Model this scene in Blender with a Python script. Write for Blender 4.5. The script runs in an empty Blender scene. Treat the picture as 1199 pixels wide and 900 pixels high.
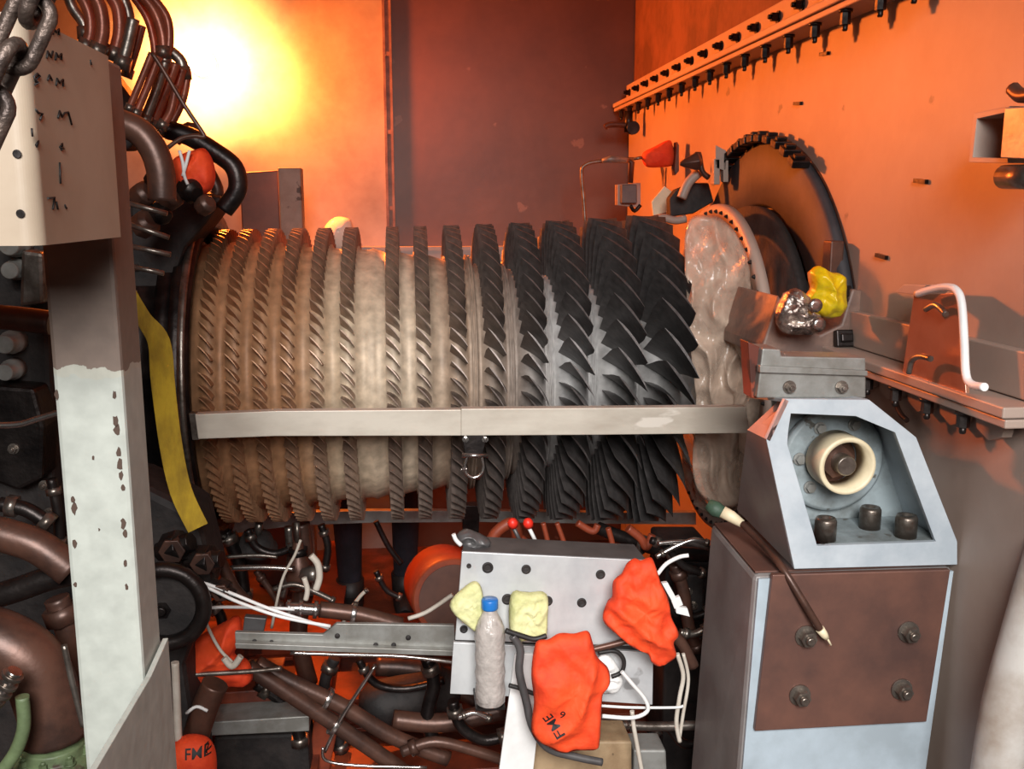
import bpy, bmesh, math, random
from mathutils import Vector, Matrix, noise
from mathutils.bvhtree import BVHTree
random.seed(7)
PI = math.pi
S = bpy.context.scene
COL = S.collection

# ------------------------------------------------------------------ camera
CAMZ = 1.75; F = 1150.0; PITCH = math.radians(10.3); YAW = math.radians(6.03)
cd = bpy.data.cameras.new('camera'); cam = bpy.data.objects.new('camera', cd); COL.objects.link(cam)
cam.location = (0, 0, CAMZ); cam.rotation_euler = (PI/2 - PITCH, 0, -YAW)
cd.sensor_width = 36; cd.lens = F/1199*36; cd.clip_start = 0.02
S.camera = cam
S.view_settings.view_transform = 'Standard'; S.view_settings.look = 'None'
S.view_settings.gamma = 1; S.view_settings.use_curve_mapping = False
S.view_settings.exposure = 0.0

# ------------------------------------------------------------------ dim ambient and assumed daylight fill
w = bpy.data.worlds.new('world'); S.world = w; w.use_nodes = True
w.node_tree.nodes['Background'].inputs[0].default_value = (0.62, 0.52, 0.46, 1)
w.node_tree.nodes['Background'].inputs[1].default_value = 0.05
def area(name, loc, target, size, power, color, sy=None):
    d = bpy.data.lights.new(name, 'AREA'); d.energy = power; d.color = color; d.size = size
    if sy: d.shape = 'RECTANGLE'; d.size_y = sy
    o = bpy.data.objects.new(name, d); COL.objects.link(o); o.location = loc
    o.rotation_euler = (Vector(target) - Vector(loc)).to_track_quat('-Z', 'Y').to_euler()
    return o
dl = area('assumed_daylight_fill', (0.0, -1.5, 2.75), (0.25, 2.2, .45), 1.3, 38, (1.0, 0.98, 0.96), 1.2)  # area light added behind the camera as assumed daylight; no doorway is modelled
dl.data.spread = math.radians(66)

# ------------------------------------------------------------------ pixel -> place helpers (1199 x 900 frame)
_f = Vector((math.sin(YAW)*math.cos(PITCH), math.cos(YAW)*math.cos(PITCH), -math.sin(PITCH)))
_r = Vector((math.cos(YAW), -math.sin(YAW), 0)); _u = _r.cross(_f)
C0 = Vector((0, 0, CAMZ))
def ray(px, py): return _f + _r*((px-599.5)/F) - _u*((py-450)/F)
def at(px, py, Y=None, X=None, Z=None):
    d = ray(px, py)
    if Y is not None: t = Y/d.y
    elif X is not None: t = X/d.x
    else: t = (Z-CAMZ)/d.z
    return C0 + d*t
def PX(pts, Y):
    return [at(p[0], p[1], Y=(p[2] if len(p) > 2 else Y)) for p in pts]

def srgb(r, g, b):
    return tuple(((c/255)/12.92 if c/255 <= .04045 else ((c/255+.055)/1.055)**2.4) for c in (r, g, b)) + (1,)

# ------------------------------------------------------------------ materials
def mat(name, c1, c2=None, scale=6, rough=.5, metal=0.0, bump=0.0, bscale=None, lo=.4, hi=.62, c3=None, s3=14, t3=.62, stretch=(1,1,1),
        emit=None, estr=0, trans=0.0, alpha=1.0, coat=0.0, spec=.5):
    m = bpy.data.materials.new(name); m.use_nodes = True
    nt = m.node_tree; n = nt.nodes; L = nt.links; b = n['Principled BSDF']
    b.inputs['Roughness'].default_value = rough; b.inputs['Metallic'].default_value = metal
    b.inputs['Specular IOR Level'].default_value = spec
    tc = n.new('ShaderNodeTexCoord'); mp = n.new('ShaderNodeMapping'); mp.inputs['Scale'].default_value = stretch
    L.new(tc.outputs['Object'], mp.inputs[0])
    src = None
    if c2:
        nz = n.new('ShaderNodeTexNoise'); nz.inputs['Scale'].default_value = scale; nz.inputs['Detail'].default_value = 6
        nz.inputs['Roughness'].default_value = .62
        L.new(mp.outputs[0], nz.inputs['Vector'])
        r = n.new('ShaderNodeValToRGB'); r.color_ramp.elements[0].position = lo; r.color_ramp.elements[1].position = hi
        r.color_ramp.elements[0].color = c1; r.color_ramp.elements[1].color = c2
        L.new(nz.outputs['Fac'], r.inputs[0]); src = r.outputs[0]
        if c3:
            n3 = n.new('ShaderNodeTexNoise'); n3.inputs['Scale'].default_value = s3; n3.inputs['Detail'].default_value = 5
            L.new(mp.outputs[0], n3.inputs['Vector'])
            r3 = n.new('ShaderNodeValToRGB'); r3.color_ramp.elements[0].position = t3; r3.color_ramp.elements[1].position = t3+.03
            r3.color_ramp.elements[0].color = (0,0,0,1); r3.color_ramp.elements[1].color = (1,1,1,1)
            L.new(n3.outputs['Fac'], r3.inputs[0])
            mx = n.new('ShaderNodeMixRGB'); L.new(r3.outputs[0], mx.inputs[0]); L.new(src, mx.inputs[1]); mx.inputs[2].default_value = c3
            src = mx.outputs[0]
        L.new(src, b.inputs['Base Color'])
    else:
        b.inputs['Base Color'].default_value = c1
    if bump:
        nb = n.new('ShaderNodeTexNoise'); nb.inputs['Scale'].default_value = bscale or scale*4; nb.inputs['Detail'].default_value = 5
        L.new(mp.outputs[0], nb.inputs['Vector'])
        bp = n.new('ShaderNodeBump'); bp.inputs['Strength'].default_value = bump; bp.inputs['Distance'].default_value = .01
        L.new(nb.outputs['Fac'], bp.inputs['Height']); L.new(bp.outputs[0], b.inputs['Normal'])
    if emit: b.inputs['Emission Color'].default_value = emit; b.inputs['Emission Strength'].default_value = estr
    if trans: b.inputs['Transmission Weight'].default_value = trans
    if alpha < 1: b.inputs['Alpha'].default_value = alpha
    if coat: b.inputs['Coat Weight'].default_value = coat
    m['src'] = 1
    return m

def axis_mat(name, stops, axis='X', rough=.5, metal=0, amp=.03, scale=9, bump=0.1, const=False, mottle=.25, bscale=40):
    """colour changes along one world axis (paint lines, dirt), ragged by noise; stops = [(coord, colour)]"""
    m = bpy.data.materials.new(name); m.use_nodes = True
    nt = m.node_tree; n = nt.nodes; L = nt.links; b = n['Principled BSDF']
    b.inputs['Roughness'].default_value = rough; b.inputs['Metallic'].default_value = metal
    g = n.new('ShaderNodeNewGeometry'); sp = n.new('ShaderNodeSeparateXYZ'); L.new(g.outputs['Position'], sp.inputs[0])
    nz = n.new('ShaderNodeTexNoise'); nz.inputs['Scale'].default_value = scale; nz.inputs['Detail'].default_value = 6; L.new(g.outputs['Position'], nz.inputs['Vector'])
    a = n.new('ShaderNodeMath'); a.operation = 'MULTIPLY_ADD'; L.new(nz.outputs['Fac'], a.inputs[0]); a.inputs[1].default_value = amp*4
    L.new(sp.outputs[axis], a.inputs[2])
    lo, hi = stops[0][0], stops[-1][0]
    mr = n.new('ShaderNodeMapRange'); mr.inputs[1].default_value = lo+amp*2; mr.inputs[2].default_value = hi+amp*2; L.new(a.outputs[0], mr.inputs[0])
    r = n.new('ShaderNodeValToRGB'); e = r.color_ramp.elements
    if const: r.color_ramp.interpolation = 'CONSTANT'
    e[0].position = 0; e[0].color = stops[0][1]; e[1].position = 1; e[1].color = stops[-1][1]
    for c, col in stops[1:-1]:
        x = e.new((c-lo)/(hi-lo)); x.color = col
    L.new(mr.outputs[0], r.inputs[0])
    n2 = n.new('ShaderNodeTexNoise'); n2.inputs['Scale'].default_value = scale*2.3; n2.inputs['Detail'].default_value = 7; L.new(g.outputs['Position'], n2.inputs['Vector'])
    r2 = n.new('ShaderNodeMapRange'); r2.inputs[1].default_value = .3; r2.inputs[2].default_value = .7; r2.inputs[3].default_value = 1-mottle; r2.inputs[4].default_value = 1+mottle*.4
    L.new(n2.outputs['Fac'], r2.inputs[0])
    mx = n.new('ShaderNodeMixRGB'); mx.blend_type = 'MULTIPLY'; mx.inputs[0].default_value = 1
    L.new(r.outputs[0], mx.inputs[1]); L.new(r2.outputs[0], mx.inputs[2]); L.new(mx.outputs[0], b.inputs['Base Color'])
    if bump:
        nb = n.new('ShaderNodeTexNoise'); nb.inputs['Scale'].default_value = bscale; L.new(g.outputs['Position'], nb.inputs['Vector'])
        bp = n.new('ShaderNodeBump'); bp.inputs['Strength'].default_value = bump; bp.inputs['Distance'].default_value = .01
        L.new(nb.outputs['Fac'], bp.inputs['Height']); L.new(bp.outputs[0], b.inputs['Normal'])
    return m

# ------------------------------------------------------------------ mesh builder
def basis(d):
    d = Vector(d).normalized()
    a = Vector((0,0,1)) if abs(d.z) < .9 else Vector((1,0,0))
    u = d.cross(a).normalized(); return d, u, d.cross(u).normalized()
def smooth_path(pts, k=8, closed=False):
    P = [Vector(p) for p in pts]
    if len(P) < 3: return P
    out = []; n = len(P)
    rng = range(n) if closed else range(n-1)
    for i in rng:
        if closed: p0, p1, p2, p3 = P[(i-1) % n], P[i], P[(i+1) % n], P[(i+2) % n]
        else: p0, p1, p2, p3 = P[max(i-1,0)], P[i], P[i+1], P[min(i+2,n-1)]
        for j in range(k):
            t = j/k
            out.append(.5*((2*p1)+(-p0+p2)*t+(2*p0-5*p1+4*p2-p3)*t*t+(-p0+3*p1-3*p2+p3)*t**3))
    if not closed: out.append(P[-1])
    return out
class MB:
    def __init__(s): s.v = []; s.f = []; s.sm = []
    def add(s, vs, fs, smooth=False):
        o = len(s.v); s.v += [Vector(v) for v in vs]
        for f in fs: s.f.append([i+o for i in f]); s.sm.append(smooth)
        return s
    def box(s, c, d, R=None):
        c = Vector(c); vs = []
        for z in (-1,1):
            for x, y in ((-1,-1),(1,-1),(1,1),(-1,1)):
                p = Vector((x*d[0]/2, y*d[1]/2, z*d[2]/2)); vs.append(c + (R @ p if R else p))
        return s.add(vs, [(3,2,1,0),(4,5,6,7),(0,1,5,4),(1,2,6,5),(2,3,7,6),(3,0,4,7)])
    def hexa(s, a, b):      # two quads of four points each, joined
        return s.add(list(a)+list(b), [(3,2,1,0),(4,5,6,7),(0,1,5,4),(1,2,6,5),(2,3,7,6),(3,0,4,7)])
    def prism(s, poly, vec, smooth=False):
        n = len(poly); vec = Vector(vec); a = [Vector(p) for p in poly]
        return s.add(a+[p+vec for p in a], [tuple(range(n-1,-1,-1)), tuple(range(n,2*n))]+[(i,(i+1)%n,n+(i+1)%n,n+i) for i in range(n)])
    def frame(s, outer, inner, vec):     # polygon with a hole, same vertex count
        n = len(outer); vec = Vector(vec); o = [Vector(p) for p in outer]; i_ = [Vector(p) for p in inner]
        vs = o+i_+[p+vec for p in o]+[p+vec for p in i_]; fs = []
        for k in range(n):
            j = (k+1) % n
            fs += [(k,j,n+j,n+k),(2*n+j,2*n+k,3*n+k,3*n+j),(j,k,2*n+k,2*n+j),(n+k,n+j,3*n+j,3*n+k)]
        return s.add(vs, fs)
    def tube(s, pts, r, n=10, closed=False, flat=None):
        P = [Vector(p) for p in pts]; m = len(P); rr = r if isinstance(r,(list,tuple)) else [r]*m
        vs = []; prev = None
        for i, p in enumerate(P):
            if closed: t = (P[(i+1)%m]-P[i-1])
            else: t = P[min(i+1,m-1)]-P[max(i-1,0)]
            if t.length < 1e-9: t = Vector((0,0,1))
            t.normalize()
            if prev is None: _, u, _v = basis(t)
            else:
                u = prev - t*prev.dot(t); u = u.normalized() if u.length > 1e-6 else basis(t)[1]
            prev = u; v = t.cross(u)
            for k in range(n):
                a = 2*PI*k/n; vs.append(p+(u*math.cos(a)+v*math.sin(a))*rr[min(i,len(rr)-1)])
        fs = []
        for i in range(m if closed else m-1):
            j = (i+1) % m
            for k in range(n): fs.append((i*n+k, i*n+(k+1)%n, j*n+(k+1)%n, j*n+k))
        s.add(vs, fs, True)
        if not closed: s.add([vs[k] for k in range(n)], [tuple(range(n-1,-1,-1))]); s.add([vs[(m-1)*n+k] for k in range(n)], [tuple(range(n))])
        return s
    def ribbon(s, pts, ws, side, th):    # flat strap along pts, half-widths ws along vector side
        P = [Vector(p) for p in pts]; side = Vector(side).normalized(); vs = []; m = len(P)
        for i, p in enumerate(P):
            t = (P[min(i+1,m-1)]-P[max(i-1,0)]).normalized(); nn = t.cross(side).normalized(); sd = nn.cross(t)
            for a, b in ((-1,-1),(1,-1),(1,1),(-1,1)): vs.append(p+sd*a*ws[i]+nn*b*th/2)
        fs = [(0,1,2,3),tuple(4*(m-1)+k for k in (3,2,1,0))]
        for i in range(m-1):
            for k in range(4): fs.append((4*i+k,4*i+4+k,4*i+4+(k+1)%4,4*i+(k+1)%4))
        return s.add(vs, fs, False)
    def lathe(s, prof, o, d, n=32, close=False, smooth=True, a0=0, a1=2*PI, ref=None):
        d = Vector(d).normalized()
        if ref is not None: u = Vector(ref); v = d.cross(u)
        else: _, u, v = basis(d)
        o = Vector(o); full = abs(a1-a0-2*PI) < 1e-6; cnt = n if full else n+1; m = len(prof); vs = []
        for k in range(cnt):
            a = a0+(a1-a0)*k/n; e = u*math.cos(a)+v*math.sin(a)
            for (x, r) in prof: vs.append(o+d*x+e*r)
        fs = []
        for k in range(n):
            j = (k+1) % cnt
            for i in range(m if close else m-1): fs.append((k*m+i, k*m+(i+1)%m, j*m+(i+1)%m, j*m+i))
        s.add(vs, fs, smooth)
        if not close and full:
            for i, rev in ((0,1),(m-1,0)):
                if prof[i][1] > 1e-6:
                    ids = [k*m+i for k in range(cnt)]; s.add([vs[q] for q in ids], [tuple(range(cnt)) if not rev else tuple(range(cnt-1,-1,-1))])
        return s
    def cyl(s, a, b, r, n=16, r2=None):
        a = Vector(a); b = Vector(b); L = (b-a).length
        return s.lathe([(0,r),(L,r if r2 is None else r2)], a, b-a, n)
    def bolt(s, p, d, r, h, stud=True):
        p = Vector(p); d, u, v = basis(d)
        s.lathe([(0,r*1.35),(h*.16,r*1.35)], p, d, 16)
        s.prism([p+d*h*.16+(u*math.cos(k*PI/3)+v*math.sin(k*PI/3))*r for k in range(6)], d*h*.6)
        if stud: s.lathe([(h*.7,r*.55),(h*1.0,r*.55),(h*1.08,r*.4)], p, d, 12)
        return s
    def build(s, name, m, parent=None, label=None, cat=None, group=None, kind=None, bevel=0, base=None, sub=0, auto=False):
        if parent is not None:
            org = wloc(parent)
        elif base is not None: org = Vector(base)
        else:
            mn = [min(v[i] for v in s.v) for i in range(3)]; mx = [max(v[i] for v in s.v) for i in range(3)]
            org = Vector(((mn[0]+mx[0])/2,(mn[1]+mx[1])/2,mn[2]))
        me = bpy.data.meshes.new(name); me.from_pydata([v-org for v in s.v], [], s.f); me.update()
        me.polygons.foreach_set('use_smooth', s.sm)
        bm = bmesh.new(); bm.from_mesh(me); bmesh.ops.remove_doubles(bm, verts=bm.verts, dist=1e-6); bmesh.ops.recalc_face_normals(bm, faces=bm.faces); bm.to_mesh(me); bm.free()
        me.materials.append(m)
        o = bpy.data.objects.new(name, me); COL.objects.link(o)
        if parent is not None: o.parent = parent
        else: o.location = org
        if bevel:
            b = o.modifiers.new('bevel','BEVEL'); b.width = bevel; b.segments = 2; b.limit_method = 'ANGLE'; b.angle_limit = math.radians(35)
        if sub:
            b = o.modifiers.new('sub','SUBSURF'); b.levels = sub; b.render_levels = sub
        tag(o, label, cat, group, kind)
        return o
def wloc(o):
    p = Vector(o.location)
    while o.parent is not None: o = o.parent; p += Vector(o.location)
    return p
def tag(o, label=None, cat=None, group=None, kind=None):
    if label: o['label'] = label
    if cat: o['category'] = cat
    if group: o['group'] = group
    if kind: o['kind'] = kind
    return o
def thing(name, label, cat, loc, group=None):
    o = bpy.data.objects.new(name, None); COL.objects.link(o); o.location = loc; o.empty_display_size = .05
    return tag(o, label, cat, group)
def struct(mb, name, m, **k): return mb.build(name, m, kind='structure', **k)
def copy_tree(o, parent=None):
    c = o.copy(); COL.objects.link(c); c.parent = parent
    for ch in list(o.children): copy_tree(ch, c)
    return c

def puff(outline, th, seed=0, rings=9, wr=.006, ws=18, nvec=(0,-1,0), back=.6, fold=None, k=4, flatp=2.0):
    """closed cloth/foam body from an outline in space, given thickness"""
    rings = max(rings, 14); k = max(k, 5)
    O = smooth_path(outline, k, True); n = len(O); nv = Vector(nvec).normalized()
    c = sum(O, Vector())/n; mb = MB(); off = Vector((seed*3.1, seed*1.7, seed*.9))
    def layer(sgn, t):
        vs = []
        for r in range(rings):
            q = 1-r/rings
            h = (1-q**flatp)**.5 * t
            for p in O:
                x = c+(p-c)*q
                w_ = ((.45-abs(noise.noise(x*ws+off)))*2.2+(.4-abs(noise.noise(x*ws*2.3+off)))*1.0)*wr*(1 if r else .3)
                if fold:
                    w_ += (1-2*abs(math.sin(.5*(x.dot(Vector(fold[0]))*fold[1]+6*noise.noise(x*7+off)))))*fold[2]*(min(1,r/3))
                vs.append(x+nv*sgn*h+nv*sgn*w_)
        vs.append(c+nv*sgn*t+nv*sgn*noise.fractal(c*ws+off,1.0,2.0,4)*wr)
        return vs
    for sgn, t in ((1, th), (-1, th*back)):
        vs = layer(sgn, t); fs = []
        if sgn == -1:
            pass
        for r in range(rings-1):
            for i in range(n):
                j = (i+1) % n; fs.append((r*n+i, r*n+j, (r+1)*n+j, (r+1)*n+i))
        for i in range(n): fs.append(((rings-1)*n+i, (rings-1)*n+(i+1)%n, rings*n))
        if sgn == 1: first = vs[:n]
        else: vs[:n] = first
        mb.add(vs, fs, True)
    return mb
def pt_tube(pts, Y, r, k=6, n=8):
    return MB().tube(smooth_path(PX(pts, Y), k), r, n)
def letters(parent, text, c, u, v, size, m, name='lettering', depth=.03):
    """lettering laid onto the surface of parent (world coordinates c, u, v)"""
    cu = bpy.data.curves.new('t', 'FONT'); cu.body = text; cu.size = size; cu.align_x = 'CENTER'; cu.align_y = 'CENTER'; cu.offset = size*.01
    to = bpy.data.objects.new('t', cu); COL.objects.link(to); dg = bpy.context.evaluated_depsgraph_get()
    me = bpy.data.meshes.new_from_object(to.evaluated_get(dg)); bpy.data.objects.remove(to); bpy.data.curves.remove(cu)
    bm = bmesh.new(); bm.from_mesh(me)
    bmesh.ops.triangulate(bm, faces=bm.faces)
    for _q in range(2):
        bmesh.ops.subdivide_edges(bm, edges=[e for e in bm.edges if e.calc_length() > size*.1], cuts=1); bmesh.ops.triangulate(bm, faces=bm.faces)
    pw = wloc(parent); pm = parent.data
    tree = BVHTree.FromPolygons([v_.co+pw for v_ in pm.vertices], [tuple(p.vertices) for p in pm.polygons])
    u = Vector(u).normalized(); v = Vector(v).normalized(); nn = u.cross(v).normalized()
    for x in bm.verts:
        p = Vector(c)+u*x.co.x+v*x.co.y
        h = tree.ray_cast(p+nn*.3, -nn)
        if h[0] is not None: p = h[0]+nn*.0022
        x.co = p-pw
    bm.to_mesh(me); bm.free(); me.materials.clear(); me.materials.append(m)
    o = bpy.data.objects.new(name, me); COL.objects.link(o); o.parent = parent
    return o
# ------------------------------------------------------------------ palette
G = srgb
M_wall = mat('grey_wall_paint', G(176,172,166), G(150,142,134), 2.2, .55, bump=.02, bscale=30)
M_wallb = mat('brown_wall_panel', G(122,84,62), G(98,66,48), 1.2, .42, c3=G(140,104,82), s3=9, t3=.7, bump=.05, bscale=20)
M_wallr = mat('pale_casing_paint', G(172,154,142), G(158,138,126), 1.5, .5, bump=.06, bscale=25, c3=G(128,118,110), s3=9, t3=.72)
M_canvas = mat('rust_canvas', G(120,78,62), G(92,58,48), 5, .8, bump=.3, bscale=20)
M_floor = mat('oily_floor', G(96,50,36), G(48,30,24), 6, .5, bump=.2)
M_cream = mat('cream_column_paint', G(180,180,168), G(160,158,144), 5, .5, bump=.05, c3=G(88,66,52), s3=26, t3=.70)
M_tan = mat('tan_paint', G(168,150,130), G(150,132,112), 4, .55, bump=.05, c3=G(90,62,46), s3=22, t3=.70)
M_dark = mat('dark_steel', G(58,52,50), G(34,30,30), 14, .38, metal=.75, bump=.15)
M_darkm = mat('dark_matte', G(46,40,38), G(26,22,22), 14, .7, bump=.2)
M_black = mat('black_rubber', G(24,22,22), G(36,32,30), 20, .55)
M_steel = mat('worn_steel', G(150,142,134), G(104,94,86), 18, .35, metal=.85, bump=.1)
M_chrome = mat('bright_steel', G(205,200,196), G(160,152,146), 20, .22, metal=.95)
M_galv = mat('galvanised_steel', G(150,150,146), G(126,124,118), 14, .42, metal=.35, bump=.06)
M_bar = mat('brushed_bar', G(206,198,184), G(178,168,154), 7, .42, metal=.12, stretch=(.35,1,1), bump=.05, c3=G(216,208,196), s3=10, t3=.66)
M_rustpipe = mat('brown_pipe', G(96,66,54), G(62,44,38), 9, .4, metal=.35, bump=.1)
M_rust = mat('rust_plate', G(120,84,72), G(92,68,62), 4, .45, metal=.3, c3=G(136,100,84), s3=6, t3=.72, bump=.06)
M_hood = mat('pale_blue_grey_paint', G(186,194,200), G(164,174,182), 7, .5, bump=.04, c3=G(116,114,112), s3=18, t3=.69)
M_hoodin = mat('grimy_blue_grey_paint', G(150,162,166), G(112,118,118), 9, .5, bump=.15, c3=G(92,90,84), s3=24, t3=.62)
M_ped = mat('grey_pedestal_paint', G(140,136,134), G(122,116,114), 5, .5, bump=.04, c3=G(150,112,104), s3=4, t3=.66)
M_pedf = mat('pale_pedestal_paint', G(176,190,200), G(156,168,176), 5, .45, bump=.04, c3=G(120,116,112), s3=16, t3=.72)
M_redox = mat('red_oxide_paint', G(150,66,38), G(96,42,28), 5, .5, bump=.1, c3=G(70,34,24), s3=12, t3=.64)
M_orange = mat('orange_cloth', G(238,78,30), G(214,58,22), 10, .75, bump=.25, bscale=60)
M_red = mat('red_cap', G(232,52,34), G(210,40,28), 10, .45)
M_ivory = mat('ivory_ring', G(232,218,186), G(214,198,164), 14, .5)
M_yellow = mat('yellow_webbing', G(200,166,40), G(140,110,28), 12, .8, bump=.3, bscale=120, stretch=(1,1,.4), c3=G(96,78,34), s3=16, t3=.6)
M_yelbag = mat('yellow_plastic', G(226,190,20), G(186,170,30), 12, .3, bump=.4, bscale=40, c3=G(140,150,30), s3=10, t3=.62)
M_sponge = mat('pale_yellow_cloth', G(214,212,160), G(184,184,126), 20, .85, bump=.5, bscale=50, c3=G(140,146,100), s3=14, t3=.6)
M_white = mat('white_plastic', G(228,228,226), G(210,210,208), 8, .5)
M_wire = mat('pale_wire', G(200,192,180), G(176,166,152), 12, .5)
M_plate = mat('pale_panel_metal', G(206,208,208), G(182,184,186), 6, .36, metal=.25, bump=.04, c3=G(150,150,150), s3=9, t3=.66)
M_block = mat('grey_block_metal', G(98,96,96), G(80,78,78), 10, .45, metal=.4)
M_ink = mat('black_ink', G(26,20,20), None, rough=.6)
M_brownink = mat('brown_marks', G(74,56,46), None, rough=.7)
M_green = mat('green_rubber', G(70,96,76), G(48,68,54), 14, .6, bump=.2)
M_valve = mat('green_valve_paint', G(104,120,84), G(72,84,58), 9, .55, bump=.25, c3=G(60,50,40), s3=14, t3=.62)
M_navy = mat('dark_trousers', G(36,34,44), G(24,22,30), 12, .85, bump=.2)
M_skin = mat('skin', G(176,126,98), None, rough=.6)
M_blue = mat('blue_cap_plastic', G(40,120,196), G(30,104,180), 10, .35)
M_foil = mat('crumpled_foil', G(200,188,178), G(120,104,98), 30, .25, metal=.8, bump=.8, bscale=60)
M_blade = mat('dark_blade_steel', G(88,86,86), G(60,58,58), 22, .4, metal=.55, bump=.05, spec=.4)
AX = Vector((0, 2.96, 1.25))      # the rotor's axis runs along X through here
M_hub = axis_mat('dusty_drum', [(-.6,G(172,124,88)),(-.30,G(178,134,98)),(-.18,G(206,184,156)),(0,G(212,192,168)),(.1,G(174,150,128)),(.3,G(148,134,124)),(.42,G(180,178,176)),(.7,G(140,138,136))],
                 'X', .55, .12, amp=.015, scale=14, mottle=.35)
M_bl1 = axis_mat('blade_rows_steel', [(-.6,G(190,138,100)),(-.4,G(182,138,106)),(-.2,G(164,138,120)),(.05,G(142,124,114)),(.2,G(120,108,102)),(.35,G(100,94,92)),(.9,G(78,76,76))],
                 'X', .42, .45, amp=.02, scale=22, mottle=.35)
def clear_mat(name, col, rough, alpha, bump=.6, bs=25, amp=(.35,.75)):
    m = mat(name, col, rough=rough, bump=bump, bscale=bs)
    nt = m.node_tree; b = nt.nodes['Principled BSDF']; tc = nt.nodes['Texture Coordinate']
    nz = nt.nodes.new('ShaderNodeTexNoise'); nz.inputs['Scale'].default_value = bs*.5; nz.inputs['Detail'].default_value = 5; nz.inputs['Distortion'].default_value = 1.2
    nt.links.new(tc.outputs['Object'], nz.inputs['Vector'])
    mr = nt.nodes.new('ShaderNodeMapRange'); mr.inputs[1].default_value = .35; mr.inputs[2].default_value = .65; mr.inputs[3].default_value = amp[0]; mr.inputs[4].default_value = amp[1]
    nt.links.new(nz.outputs['Fac'], mr.inputs[0]); nt.links.new(mr.outputs[0], b.inputs['Alpha'])
    return m
M_film = clear_mat('clear_plastic_film', G(208,184,164), .2, .5, bump=.9, bs=18, amp=(.3,.8))
M_bottle = clear_mat('cloudy_bottle_plastic', G(190,182,176), .15, .6, bump=.5, bs=60, amp=(.55,.9))

# ------------------------------------------------------------------ the enclosure
WX = 1.10; WY = 4.92
struct(MB().box((-0.6, 2.6, -.05), (4.2, 7, .1)), 'floor', M_floor)
struct(MB().box((-0.6, 3.4, 3.35), (4.2, 5.4, .1)), 'ceiling', M_wall)
xs = at(455, 100, Y=WY).x
struct(MB().box(((-2.6+xs)/2, WY+.05, 1.65), (xs+2.6, .1, 3.3)), 'wall_back', M_wall)
struct(MB().box(((xs+WX+.2)/2, WY+.045, 1.65), (WX+.2-xs, .09, 3.3)), 'wall_back', M_wallb)
struct(MB().box((-2.65, 3.4, 1.65), (.1, 4.2, 3.3)), 'wall_left', M_wall)
# right wall: pale casing plate under the sloping-looking joint, canvas above it
pA = at(724, 116, X=WX); zA = at(800, 78, X=WX).z
struct(MB().box((WX+.05, 2.66, zA/2), (.1, 4.5, zA)), 'wall_right', M_wallr)
struct(MB().box((WX+.07, 2.66, (zA+3.3)/2), (.1, 4.5, 3.3-zA)), 'wall_right', M_canvas)
tr = MB(); tr.box((xs-.018, WY-.006, 1.65), (.012, .03, 3.3)); tr.box((xs+.012, WY-.006, 1.65), (.012, .03, 3.3)); tr.box((xs-.003, WY-.002, 1.65), (.02, .02, 3.3))
for k in range(9): tr.box((xs-.003, WY-.014, .3+k*.36), (.03, .012, .02))
struct(tr, 'trim_1', mat('seam_strip', G(150,120,104), G(110,80,66), 8, .5))
zl = at(600, 288, Y=WY-.06).z
tr = MB(); tr.box(((xs-.42+WX)/2, WY-.05, zl-.01), (WX-xs+.42, .1, .018)); tr.box(((xs-.42+WX)/2, WY-.09, zl-.05), (WX-xs+.42, .015, .075))
struct(tr, 'trim_2', M_wall)

def wall_joint(x0, x1, z, name, label, m, sc=False):
    """horizontal bolted joint flange along the right wall (x = Y range)"""
    t = thing(name, label, 'flange', (WX, (x0+x1)/2, z))
    h = .085
    fl = MB(); fl.box((WX-.012, (x0+x1)/2, z+h/2+.012), (.024, x1-x0, h))
    fl.build('backing_strip', m, t, bevel=.003)
    MB().box((WX-.045, (x0+x1)/2, z), (.09, x1-x0, .02)).build('flange_plate', m, t, bevel=.003)
    MB().box((WX-.042, (x0+x1)/2, z-.02), (.084, x1-x0, .016)).build('flange_plate', M_wallr, t, bevel=.003)
    return t
zA = at(800, 84, X=WX-.09).z
tA = wall_joint(1.9, 4.88, zA, 'joint_flange', 'long bolted flange high on the right casing wall, slanting up to the frame top', M_wallr)
m0 = MB().bolt((WX-.024, 2.0, zA+.055), (-1,0,0), .013, .03); b0 = m0.build('bolt', M_dark, tA)
m1 = MB().bolt((WX-.07, 2.0, zA-.028), (0,0,-1), .012, .045); b1 = m1.build('bolt', M_dark, tA)
for k in range(1, 17):
    c = b0.copy(); COL.objects.link(c); c.location.y += k*.175
    c = b1.copy(); COL.objects.link(c); c.location.y += k*.175 - .03
zB = at(1100, 458, X=WX-.09).z
tB = wall_joint(1.55, 2.45, zB, 'joint_flange', 'low orange-lit flange on the right casing wall behind the bearing pedestal', M_wallr)
m1 = MB().bolt((WX-.07, 1.7, zB-.028), (0,0,-1), .012, .04); b1 = m1.build('bolt', M_dark, tB)
for k in range(1, 6):
    c = b1.copy(); COL.objects.link(c); c.location.y += k*.13
sc = MB()
prev = None
for k in range(6):
    yc = 1.68+k*.13
    sc.prism([(WX-.03, yc-.05, zB-.03), (WX-.03, yc-.04, zB-.065), (WX-.03, yc, zB-.08), (WX-.03, yc+.04, zB-.065), (WX-.03, yc+.05, zB-.03)], (.02, 0, 0))
sc.build('scalloped_edge', M_wallr, tB)

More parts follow.
